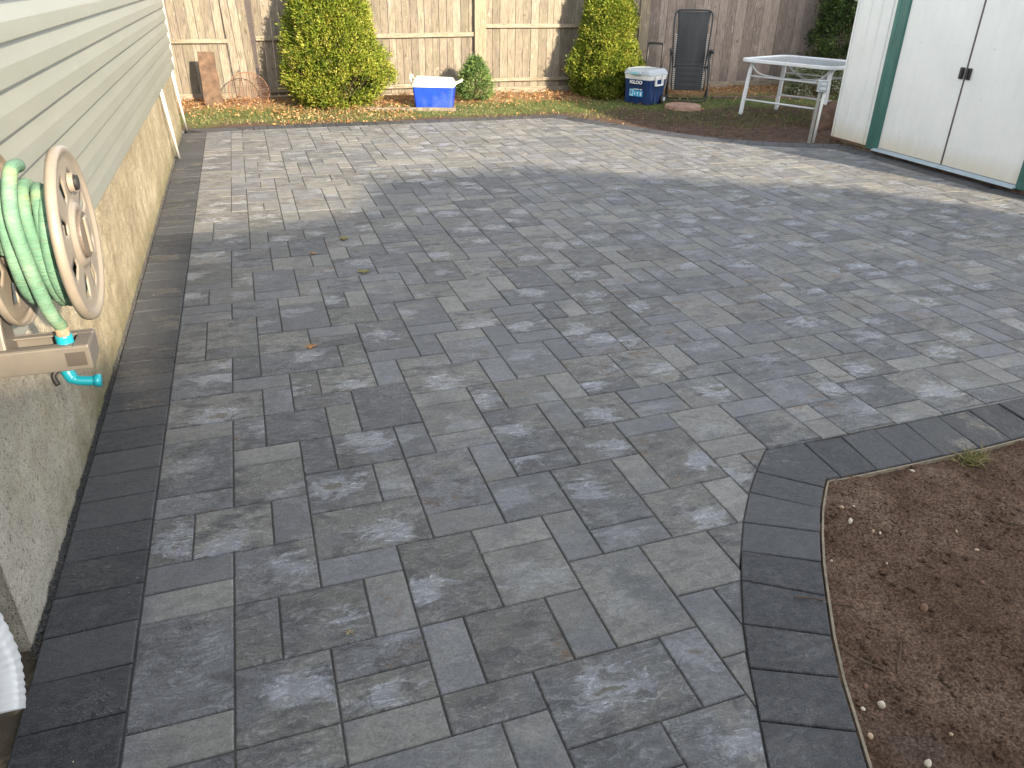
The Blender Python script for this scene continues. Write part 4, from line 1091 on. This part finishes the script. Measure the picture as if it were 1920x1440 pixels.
bm = BM(); tube(bm, bez([(-.29, .10, .30), (-.315, .10, .40), (-.315, -.10, .40), (-.29, -.10, .30)], 5), .011, 8); obj('handle', bm, M_LID, ck, smooth=True)
bm = BM(); tube(bm, bez([(.29, .12, .31), (.37, .11, .355), (.385, -.11, .36), (.29, -.12, .31)], 5), .011, 8); obj('handle', bm, M_LID, ck, smooth=True)

# ---- navy wheeled cooler
wc = empty('wheeled_cooler', (5.63, 10.83, yardz(5.6, 10.8)), math.radians(-63), 'navy wheeled cooler with white band, grey lid and raised black handle', 'cooler')
M_NAVY = simple('navy_plastic', (.008, .032, .115), .35, var=.15, scale=8, bump=.05)
M_GLID = simple('pale_grey_plastic', (.46, .50, .53), .4, var=.05, scale=8, bump=.05)
M_WPL = simple('white_plastic', (.80, .80, .78), .35, var=.03, scale=8, bump=.03)
Wd, Dp = .455, .42
bm = BM(); taper_box(bm, Wd*.90, Dp*.90, Wd, Dp, .0, .335, r=.035); 
obj('body', bm, M_NAVY, wc, bevel=.003)
for sx in (-1, 1):
    bm = BM(); box(bm, sx*.165 - .035, sx*.165 + .035, -Dp/2*.93 - .006, -Dp/2*.90, .012, .23); obj('corner_moulding', bm, M_NAVY, wc, bevel=.004)
bm = BM()
for k in range(3): box(bm, Wd/2*.92, Wd/2*.92 + .008, -.14 + k*.09, -.09 + k*.09, .03, .26)
obj('side_ribbing', bm, M_NAVY, wc, bevel=.004)
bm = BM(); taper_box(bm, Wd*1.01, Dp*1.01, Wd*1.05, Dp*1.05, .3352, .400, r=.04); obj('band', bm, M_WPL, wc, bevel=.004)
bm = BM(); box(bm, -.13, .13, -Dp/2 - .016, -Dp/2 + .01, .268, .334); obj('name_plate', bm, M_NAVY, wc, bevel=.006)
bm = BM(); taper_box(bm, Wd*1.10, Dp*1.10, Wd*1.06, Dp*1.06, .4003, .440, r=.05, cap1=True); taper_box(bm, Wd*1.05, Dp*1.05, Wd*.92, Dp*.92, .4402, .480, r=.05)
obj('lid', bm, M_GLID, wc, bevel=.006)
bm = BM(); box(bm, -.085, .085, -.275, -.222, .405, .447); obj('lid_latch', bm, M_GLID, wc, bevel=.008)
bm = BM(); box(bm, -.065, .06, -.2785, -.2755, .412, .440); obj('lid_sticker', bm, simple('aqua_label', (.25, .62, .68), .5, bump=0), wc)
M_CY = simple('cyan_label', (.03, .36, .62), .45, bump=0, var=.03); M_CYL = simple('pale_cyan_label', (.35, .68, .80), .45, bump=0, var=.03)
yf = -Dp/2 * .955 - .006
bm = BM(); box(bm, -.045, .115, yf - .003, yf + .02, .105, .185); sticker = obj('sticker', bm, M_CY, wc)
bm = BM(); box(bm, -.115, -.047, yf - .003, yf + .02, .105, .200); obj('sticker', bm, M_CYL, wc)
# letters
def text_obj(txt, size, parent, mat, loc, rot, name='lettering', extrude=.002, bold=.0, sx=1):
    cu = bpy.data.curves.new(name, 'FONT'); cu.body = txt; cu.size = size; cu.extrude = extrude; cu.align_x = 'CENTER'; cu.align_y = 'CENTER'; cu.offset = bold
    tmp = bpy.data.objects.new('tmp_text', cu); COL.objects.link(tmp)
    dg = bpy.context.evaluated_depsgraph_get(); me = bpy.data.meshes.new_from_object(tmp.evaluated_get(dg))
    bpy.data.objects.remove(tmp); bpy.data.curves.remove(cu)
    me.materials.clear(); me.materials.append(mat); o = bpy.data.objects.new(name, me); link(o, parent); o.location = loc; o.rotation_euler = rot; o.scale = (sx, 1, 1); return o
text_obj('IGLOO', .062, wc, M_WPL, (0, -Dp/2 - .020, .298), (PI/2, 0, 0), bold=.0022, sx=1.15)
text_obj('6', .085, wc, simple('blue_ink', (.01, .12, .35), .5, bump=0), (-.081, yf - .0052, .160), (PI/2, 0, 0), extrude=.001, bold=.001)
text_obj('MAXCOLD', .022, wc, M_WPL, (.0, yf - .003, .208), (PI/2, 0, 0), extrude=.001) if False else None
bm = BM()
for (xa_, xb, za, zb) in ((-.045, .045, .198, .209), (.062, .10, .198, .209), (-.028, -.014, .125, .168), (.02, .040, .135, .168), (.02, .04, .118, .126), (.075, .10, .118, .168)):
    box(bm, xa_, xb, yf - .0045, yf + .01, za, zb)
obj('sticker_marks', bm, M_WPL, wc)
bm = BM(); tube(bm, bez([(.13, .17, .40), (.13, .185, .79), (.13, .185, .79)], 2), .014, 8); tube(bm, bez([(-.13, .17, .40), (-.13, .185, .79)], 2), .014, 8)
tube(bm, bez([(-.13, .185, .775), (-.115, .185, .80), (0, .185, .806), (.115, .185, .80), (.13, .185, .775)], 5), .018, 8)
obj('tow_handle', bm, M_BLACK, wc, smooth=True)
bm = BM()
for (y0_, y1_, z0_, z1_) in ((-.10, -.075, .255, .395), (.06, .085, .255, .395), (-.075, .06, .255, .278)): box(bm, Wd/2*1.04, Wd/2*1.04 + .03, y0_, y1_, z0_, z1_)
obj('side_handle', bm, M_WPL, wc, bevel=.005)
for sx in (-1, 1):
    bm = BM(); tube(bm, [(sx*(Wd/2*.9 + .004), .155, .065), (sx*(Wd/2*.9 + .045), .155, .065)], .066, 24); tr_ = obj('wheel', bm, M_BLACK, wc, bevel=.008)
    bm = BM(); tube(bm, [(sx*(Wd/2*.9 + .0455), .155, .065), (sx*(Wd/2*.9 + .050), .155, .065)], .028, 16); obj('hub', bm, M_GLID, tr_)

# ---- folding lounge chair standing upright
lc = empty('lounge_chair', (6.36, 10.86, yardz(6.36, 10.8)), math.radians(-22), 'black folded zero gravity lounge chair standing upright against the fence', 'chair')
M_TUBE = simple('black_steel', (.022, .024, .026), .35, var=.1, scale=20, bump=.05)
M = Mat('black_mesh_fabric', .8, .3); v = M.coord(); c = M.ramp(M.noise(M.coord(scale=(1, 1, .2)), 6, 4), [(.35, (.040, .042, .044)), (.7, (.062, .064, .066))]); M.col(c)
wv = M.n('ShaderNodeTexWave'); wv.inputs['Scale'].default_value = 90; wv.wave_type = 'BANDS'; M.l(v, wv.inputs[0]); M.bump(wv.outputs['Fac'], .3, .001); M_MESH = M.m
def P3(lst): return [Vector(p) for p in lst]
# back loop
bm = BM(); tube(bm, bez([(-.235, .10, .42), (-.262, .12, .80), (-.275, .15, 1.14), (-.245, .155, 1.225), (-.17, .158, 1.248), (.17, .158, 1.248), (.245, .155, 1.225), (.275, .15, 1.14), (.262, .12, .80), (.235, .10, .42)], 6), .012, 8); obj('back_frame', bm, M_TUBE, lc, smooth=True)
# front u-shaped leg loop
bm = BM(); tube(bm, bez([(-.285, .02, .66), (-.300, -.04, .30), (-.292, -.06, .08), (-.25, -.065, .022), (-.18, -.066, .012), (.18, -.066, .012), (.25, -.065, .022), (.292, -.06, .08), (.285, -.03, .30), (.262, .02, .66)], 6), .0125, 8); obj('front_leg', bm, M_TUBE, lc, smooth=True)
bm = BM(); tube(bm, bez([(.275, .09, .66), (.335, .22, .35), (.325, .26, .08), (.30, .27, .02), (.20, .275, .012), (-.20, .275, .012), (-.27, .27, .02), (-.285, .25, .08), (-.27, .2, .35), (-.27, .09, .66)], 6), .012, 8); obj('rear_leg', bm, M_TUBE, lc, smooth=True)
# seat side rails
for sx in (-1, 1):
    bm = BM(); tube(bm, bez([(sx*.245, .035, .50), (sx*.248, .0, .30), (sx*.235, -.015, .165)], 4), .011, 8); obj('seat_rail', bm, M_TUBE, lc, smooth=True)
    bm = BM(); tube(bm, bez([(sx*.285, .12, .70), (sx*.30, .05, .715), (sx*.30, -.08, .70)], 5), [.016]*5 + [.022]*6, 10); obj('armrest', bm, M_TUBE, lc, smooth=True)
    bm = BM(); box(bm, sx*.285 - .018, sx*.285 + .018, .03, .10, .62, .70); obj('lock_knob', bm, M_TUBE, lc, bevel=.008)
    bm = BM(); tube(bm, [(sx*.27, .10, .46), (sx*.29, .02, .66)], .009, 6); obj('link_bar', bm, M_TUBE, lc, smooth=True)
def cloth(pts_fn, nu, nv, name):
    vs = [pts_fn(i/nu, j/nv) for j in range(nv+1) for i in range(nu+1)]
    fs = [(j*(nu+1)+i, j*(nu+1)+i+1, (j+1)*(nu+1)+i+1, (j+1)*(nu+1)+i) for j in range(nv) for i in range(nu)]
    o = obj(name, (vs, [], fs), M_MESH, lc, smooth=True); m = o.modifiers.new('t', 'SOLIDIFY'); m.thickness = .004; return o
def backc(u, v_):
    wd = .222 + .02 * max(0, (v_ - .8) / .2); z = .455 + v_ * .775; fold = .010 * math.sin((z - .455) * 95) * math.exp(-(z - .455) / .06)
    return ((u*2-1)*wd, .085 + .07 * v_ - .018 * (1 - (u*2-1)**2) * math.sin(PI * v_) + fold, z)
cloth(backc, 12, 50, 'back_sling')
cloth(lambda u, v_: ((u*2-1)*.208, -.010 + .03*v_ + .010 * math.sin(v_*26) * .35 * (1 - abs(u*2-1)), .165 + v_*.325), 12, 26, 'leg_sling')
M_CORD = simple('pale_cord', (.55, .55, .53), .6, bump=0)
for sx in (-1, 1):
    bm = BM()
    for k in range(15):
        z = .50 + k*.030; a = Vector((sx*.222, .085 + .07*(z-.455)/.775 - .004, z)); b = Vector((sx*.25, .10 + .04*(z-.42)/.6, z + .012))
        tube(bm, [a, b], .0028, 4); tube(bm, [a + Vector((0, -.002, -.005)), a + Vector((0, -.002, .006))], .005, 6)
    obj('lacing', bm, M_CORD, lc); bm = BM()
    for k in range(11):
        z = .18 + k*.028; a = Vector((sx*.208, -.016 + .03*(z-.165)/.325, z)); tube(bm, [a, Vector((sx*.243, -.005, z+.01))], .0028, 4); tube(bm, [a + Vector((0, -.002, -.005)), a + Vector((0, -.002, .006))], .005, 6)
    obj('lacing', bm, M_CORD, lc)

# ---- stump slice
bm = BM(); ret = bmesh.ops.create_cone(bm, cap_ends=True, segments=40, radius1=.27, radius2=.25, depth=.07)
for v_ in bm.verts:
    k = 1 + .07 * noise.noise(Vector((v_.co.x*5, v_.co.y*5, 0))); v_.co.x *= k; v_.co.y *= k; v_.co.z += .006 * noise.noise(v_.co * 9)
o = obj('stepping_stone', bm, simple('pink_stone', (.34, .20, .145), .8, var=.25, scale=7, bump=.5, bd=.006, dirt=((.45, .33, .25), .6)), bevel=.01); o.location = (5.98, 10.27, yardz(6, 10.27) + .022)
tag(o, 'flat pinkish brown round stone on the grass in front of the lounge chair', 'stone')
# ---- brown rock beside the shed
bm = BM(); lump_mesh(bm, (0, 0, 0), .20, .62, 5, 4)
for v_ in bm.verts: v_.co += v_.co.normalized() * .02 * noise.fractal(v_.co * 9, .7, 2, 4)
o = obj('rock', bm, simple('brown_rock', (.14, .085, .058), .85, var=.35, scale=10, bump=.8, bd=.01), smooth=True); o.location = (7.02, 8.45, .08)
tag(o, 'rounded brown rock sitting on the grass against the shed corner', 'rock')
# ---- outlet post
op = empty('outlet_post', (6.17, 7.63, -.02), math.radians(-18), 'grey outdoor outlet box on a white pipe and grey stake near the shed', 'outlet post')
bm = BM(); tube(bm, [(.030, 0, -.05), (.050, 0, .55)], .016, 12); obj('conduit', bm, M_WHITE, op, smooth=True)
bm = BM(); box(bm, -.032, .0, -.012, .012, -.05, .56, Matrix.Rotation(.03, 4, 'Y')); obj('stake', bm, simple('galvanised', (.36, .36, .33), .5, metal=.3), op, bevel=.003)
bm = BM(); box(bm, -.035, .065, -.03, .03, .55, .675); bx_ = obj('outlet_box', bm, simple('grey_box', (.42, .46, .47), .4), op, bevel=.006)
bm = BM(); box(bm, -.018, .045, -.040, -.0305, .575, .603); box(bm, -.018, .045, -.040, -.0305, .620, .652); obj('cover', bm, simple('light_box', (.62, .66, .68), .3), bx_, bevel=.004)

# ---- white glass table
tb = empty('patio_table', (7.185, 9.25, yardz(7.2, 9.3)), math.radians(22), 'white metal patio table with a rippled glass top beside the shed', 'table')
M_WMET = simple('white_painted_steel', (.74, .76, .78), .35, var=.05, scale=10, bump=.05, dirt=((.5, .42, .3), .25))
TW, TL, TH = 1.12, 1.40, .735
bm = BM(); ou = rrect(TW, TL, .16, 8); inn = rrect(TW - .09, TL - .09, .13, 8); n = len(ou)
lv = [[bm.verts.new((x, y, z)) for x, y in pl_] for pl_, z in ((ou, TH - .04), (ou, TH), (inn, TH), (inn, TH - .04))]
for A, B in zip(lv, lv[1:] + lv[:1]):
    for k in range(n): bm.faces.new((A[k], A[(k+1)%n], B[(k+1)%n], B[k]))
obj('top_frame', bm, M_WMET, tb, bevel=.006)
M = Mat('rippled_glass', .18, .5); v = M.coord(); M.col((.62, .67, .68)); M.b.inputs['Transmission Weight'].default_value = .55; M.b.inputs['IOR'].default_value = 1.3; M.bump(M.noise(v, 45, 3, .5), .7, .01)
bm = BM(); prism(bm, rrect(TW - .088, TL - .088, .13, 8), TH - .020, TH - .013); obj('glass', bm, M.m, tb)
lx, ly = TW/2 - .15, TL/2 - .12
for sx in (-1, 1):
    for sy in (-1, 1):
        bm = BM(); pts = bez([(sx*(lx-.10), sy*(ly - .0), TH - .045), (sx*(lx-.05), sy*(ly - .0), TH - .055), (sx*(lx-.005), sy*ly, TH - .12), (sx*(lx+.01), sy*(ly+.01), TH - .25), (sx*(lx+.03), sy*(ly+.04), .0)], 6)
        prof = [(-.026, -.014), (.026, -.014), (.026, .014), (-.026, .014)]; R_ = []
        for i, p in enumerate(pts):
            d = (pts[min(i+1, len(pts)-1)] - pts[max(i-1, 0)]).normalized(); a = Vector((0, 1, 0)); b = d.cross(a).normalized()
            R_.append([bm.verts.new(p + a*q[0] + b*q[1]) for q in prof])
        for A, B in zip(R_, R_[1:]):
            for k in range(4): bm.faces.new((A[k], A[(k+1)%4], B[(k+1)%4], B[k]))
        bm.faces.new(R_[0]); bm.faces.new(R_[-1][::-1]); bmesh.ops.recalc_face_normals(bm, faces=bm.faces)
        obj('leg', bm, M_WMET, tb, bevel=.005)
for sx in (-1, 1):
    bm = BM(); tube(bm, [(sx*(lx+.005), -ly, TH - .22), (sx*(lx+.005), ly, TH - .22)], .010, 8); tube(bm, [(sx*(lx+.02), -ly-.02, .21), (sx*(lx+.02), ly+.02, .21)], .013, 8); obj('stretcher', bm, M_WMET, tb, smooth=True)
bm = BM(); tube(bm, bez([(-lx, ly, TH - .06), (-lx+.02, ly - .16, TH - .19), (-.12, .08, TH - .24), (.12, -.08, TH - .24), (lx-.02, -ly + .16, TH - .19), (lx, -ly, TH - .06)], 6), .011, 8)
tube(bm, bez([(lx, ly, TH - .06), (lx-.02, ly - .16, TH - .19), (.12, .08, TH - .24), (-.12, -.08, TH - .24), (-lx+.02, -ly + .16, TH - .19), (-lx, -ly, TH - .06)], 6), .011, 8)
obj('cross_brace', bm, M_WMET, tb, smooth=True)

# ------------------------------------------------------------------ shed
SX = 6.40; SYN, SYF = 4.40, 7.56
shed = empty('shed', (SX, SYN, 0), 0, 'cream metal storage shed with green door jambs and two sliding doors', 'shed')
def sobj(name, bm, mat, parent=shed, **k):
    o = obj(name, bm, mat, parent, **k)
    if parent == shed: o.location = -Vector(shed.location)
    return o
M = Mat('cream_painted_steel', .42, .4); v = M.coord(); s = M.sep(M.coord('Object'))
c = M.ramp(M.noise(v, 3, 5, .6), [(.3, (.73, .745, .71)), (.7, (.79, .80, .77))])
geo = M.n('ShaderNodeNewGeometry'); pz = M.sep(geo.outputs['Position'])
st = M.noise(M.coord(scale=(1, 1, .12)), 22, 6, .7)
low = M.math('ADD', M.math('MULTIPLY', pz[2], 2.6), M.math('MULTIPLY', st, .55))
c = M.mix(M.ramp(low, [(.30, .75), (.95, 0.0)]), c, (.60, .50, .33))
low2 = M.math('ADD', M.math('MULTIPLY', pz[2], 9.0), M.math('MULTIPLY', M.noise(v, 26, 5, .75), 1.3))
c = M.mix(M.ramp(low2, [(.95, .9), (1.22, 0.0)]), c, (.20, .10, .045))
M.col(c); M.bump(M.noise(v, 4, 3), .10, .01); M_CREAM = M.m
M_GREEN = simple('green_painted_steel', (.045, .145, .122), .38, var=.22, scale=7, bump=.08, dirt=((.12, .28, .24), .4), stretch=(1, 1, .3))
ZS = .055; HT = 1.78
def ribbed(yb, ya, x, z0, z1, pitch, rib, depth, dy=1, jog=None):
    """vertical ribs pressed outwards (towards -x)"""
    pts = []; y = min(ya, yb); ye = max(ya, yb); k = 0
    pts.append((x, y))
    y += pitch * .5
    while y < ye - rib * 2:
        pts += [(x, y - rib), (x - depth, y - rib*.45), (x - depth, y + rib*.45), (x, y + rib)]; y += pitch
    pts.append((x, ye)); bm = BM()
    A = [bm.verts.new((p[0], p[1], z0)) for p in pts]; B = [bm.verts.new((p[0], p[1], z1)) for p in pts]
    for i in range(len(pts) - 1): bm.faces.new((A[i], B[i], B[i+1], A[i+1]))
    return bm
def gable(y): return HT + .42 * (1 - abs(y - (SYN + SYF)/2) / ((SYF - SYN)/2))
o = sobj('front_wall', ribbed(6.98, SYF, SX, ZS, HT, .155, .018, .012), M_CREAM)
sobj('front_wall', ribbed(SYN, 4.90, SX, ZS, HT, .155, .018, .012), M_CREAM)
bm = BM(); box(bm, SX + .03, SX + 2.5, SYN + .01, SYF - .012, -.02, HT); 
sobj('wall', bm, M_CREAM)
bm = BM(); box(bm, SX - .012, SX + .012, SYF - .010, SYF + .012, ZS, HT); sobj('corner_post', bm, M_CREAM, bevel=.003)
bm = BM(); box(bm, SX - .012, SX + .012, SYN - .012, SYN + .010, ZS, HT); sobj('corner_post', bm, M_CREAM, bevel=.003)
bm = BM(); prism(bm, [(SYN - .05, HT), ((SYN+SYF)/2, HT + .42), (SYF + .05, HT)], SX - .02, SX + 2.55, Matrix(((0, 0, 1, 0), (1, 0, 0, 0), (0, 1, 0, 0), (0, 0, 0, 1)))); sobj('roof', bm, M_GREEN, bevel=.004)
# jambs
for (ya, yb) in ((6.80, 6.98), (4.90, 5.08)):
    bm = BM(); pts = [(SX - .006, ya), (SX - .034, ya + .012), (SX - .034, ya + .055), (SX - .026, ya + .065), (SX - .026, yb - .065), (SX - .034, yb - .055), (SX - .034, yb - .012), (SX - .006, yb)]
    A = [bm.verts.new((p[0], p[1], ZS - .018)) for p in pts]; B = [bm.verts.new((p[0], p[1], HT)) for p in pts]
    for i in range(len(pts) - 1): bm.faces.new((A[i], B[i], B[i+1], A[i+1]))
    bm.faces.new(A); bmesh.ops.recalc_face_normals(bm, faces=bm.faces); sobj('door_jamb', bm, M_GREEN)
# doors with shallow vertical pressings and rivets
for (ya, yb, hy) in ((5.945, 6.80, 5.975), (5.08, 5.928, 5.895)):
    d = sobj('door', ribbed(yb, ya, SX - .012, ZS + .012, HT - .02, .125, .045, .0035), M_CREAM)
    dl = -Vector(shed.location)
    for zz in (.28, .70, 1.12, 1.5):
        for yy in (ya + .22, ya + .62):
            bm = BM(); bmesh.ops.create_uvsphere(bm, u_segments=8, v_segments=6, radius=.006, matrix=Matrix.Translation((SX - .014, yy, zz)))
            obj('rivet', bm, M_WMET, d, smooth=True)
    bm = BM(); box(bm, SX - .030, SX - .0155, hy - .024, hy + .024, .845, .945); box(bm, SX - .040, SX - .0302, hy - (.004 if hy < 5.93 else .018), hy + (.018 if hy < 5.93 else .004), .855, .935)
    obj('handle', bm, M_BLACK, d, bevel=.004)
bm = BM(); box(bm, SX - .0165, SX - .002, 5.929, 5.944, ZS + .012, HT - .02); sobj('door_gap', bm, simple('dark_seam', (.10, .085, .085), .6, bump=0))
bm = BM(); box(bm, SX + .0, SX + .03, 4.9, 6.98, ZS, HT - .02); sobj('inner_track', bm, simple('shed_dark', (.08, .07, .07), .7))
bm = BM(); box(bm, SX - .010, SX, SYN, 4.9, ZS - .045, ZS - .001); sobj('base_rail', bm, simple('rusty_steel', (.13, .075, .045), .8, var=.4, scale=20, bump=.4))
# threshold ramp and rotten base
bm = BM(); prism(bm, [(SX - .075, ZS - .020), (SX - .075, ZS - .013), (SX - .01, ZS + .008), (SX + .0, ZS + .008), (SX + .0, ZS - .020)], 5.06, 6.84, Matrix(((1, 0, 0, 0), (0, 0, 1, 0), (0, 1, 0, 0), (0, 0, 0, 1)))); sobj('threshold', bm, simple('grey_threshold', (.34, .42, .47), .4, var=.1, scale=12, dirt=((.25, .20, .14), .4)), bevel=.002)
bm = BM(); box(bm, SX - .010, SX - .0, 6.98, SYF, ZS - .045, ZS - .001); sobj('base_rail', bm, simple('rusty_rail', (.13, .075, .045), .8, var=.4, scale=20, bump=.4))
bm = BM(); box(bm, SX - .030, SX + .08, SYN, SYF, -.02, ZS - .021)
for v_ in bm.verts: v_.co.x += 0
bmesh.ops.subdivide_edges(bm, edges=bm.edges[:], cuts=12)
for v_ in bm.verts: v_.co += Vector((.012 * noise.noise(v_.co * 8), 0, .006 * noise.noise(v_.co * 7 + Vector((3, 0, 0)))))
sobj('base_timber', bm, simple('rotten_wood', (.07, .045, .028), .95, var=.6, scale=12, bump=.8, bd=.01, dirt=((.26, .18, .10), .7)))

# ------------------------------------------------------------------ unseen blocks and tree added behind the camera to shade the yard
TZ = TAN
def back(x, y, D):
    """point on the plane Y=-D whose shadow falls on ground (x, y)"""
    t = (y + D); return (x - LDIR.x / LDIR.y * t, t / LDIR.y * TZ)
DD = 6.0
edge = [(-.56, 3.2), (-.56, 4.4), (-.60, 5.60), (.58, 5.80), (.80, 6.25), (.97, 6.98), (2.55, 7.10), (3.40, 6.50), (4.25, 5.98), (5.0, 5.62), (5.65, 4.7), (6.4, 3.5), (7.6, 2.6), (9.5, 1.8)]
poly = [back(x, y, DD) for x, y in edge]
poly = [(poly[0][0], 0)] + poly + [(poly[-1][0], 0)]
RX = Matrix.Translation((0, -DD, 0)) @ Matrix.Rotation(PI/2, 4, 'X')
nh = empty('shade_block', (8, -DD, 0), 0, 'unseen house-like block added behind the viewer, outlined to shade the patio', 'house')  # added unseen block, outline traced back from the wanted shadow
bm = BM(); prism(bm, poly, 0.0, 3.5, RX); o = obj('wall', bm, simple('shade_block_wall', (.55, .53, .48), .8), nh); o.location = (-8, DD, 0)
ga = empty('low_shade_block', (1, -DD, 0), 0, 'unseen low block added behind the viewer to shade the foot of the house wall', 'low_shade_block')  # added unseen block that shades the low house wall
xg = back(-.73, 3.72, DD)
bm = BM(); box(bm, -6, poly[0][0] - .02, -DD - 3.4, -DD, 0, xg[1]); o = obj('wall', bm, simple('low_block_wall', (.5, .48, .44), .8), ga); o.location = (-1, DD, 0)
# tall tree added out of view to dapple the right end of the fence
tr = empty('shade_tree', (14.2, -5.0, 0), 0, 'tall sparse tree added out of view to shade the right end of the fence', 'tree')
rsn = np.random.RandomState(21); n = 5200
th = rsn.rand(n)*2*PI; u = rsn.rand(n) ** .45; zc = rsn.randn(n)*1.5 + 7.4
P = np.stack([u*2.5*np.cos(th), u*1.6*np.sin(th), zc], 1); D = nz(rsn.randn(n, 3)); U = nz(np.cross(D, rsn.randn(n, 3)))
leafmesh('crown', P, D, U, rsn.uniform(.18, .40, n), rsn.uniform(.06, .13, n), rsn.rand(n), M_DARK, tr)
bm = BM(); tube(bm, [(0, 0, 0), (.1, 0, 3), (0, .1, 7), (.1, 0, 9.5)], [.3, .24, .14, .04], 10)
for k in range(26):
    a = k * 2.4; z = 3.6 + k*.2; tube(bm, [(0, 0, z), (math.cos(a)*1.1, math.sin(a)*.8, z+.7), (math.cos(a)*2.2, math.sin(a)*1.5, z+1.1)], [.07, .045, .015], 6)
obj('trunk', bm, M_TWIG, tr, smooth=True)
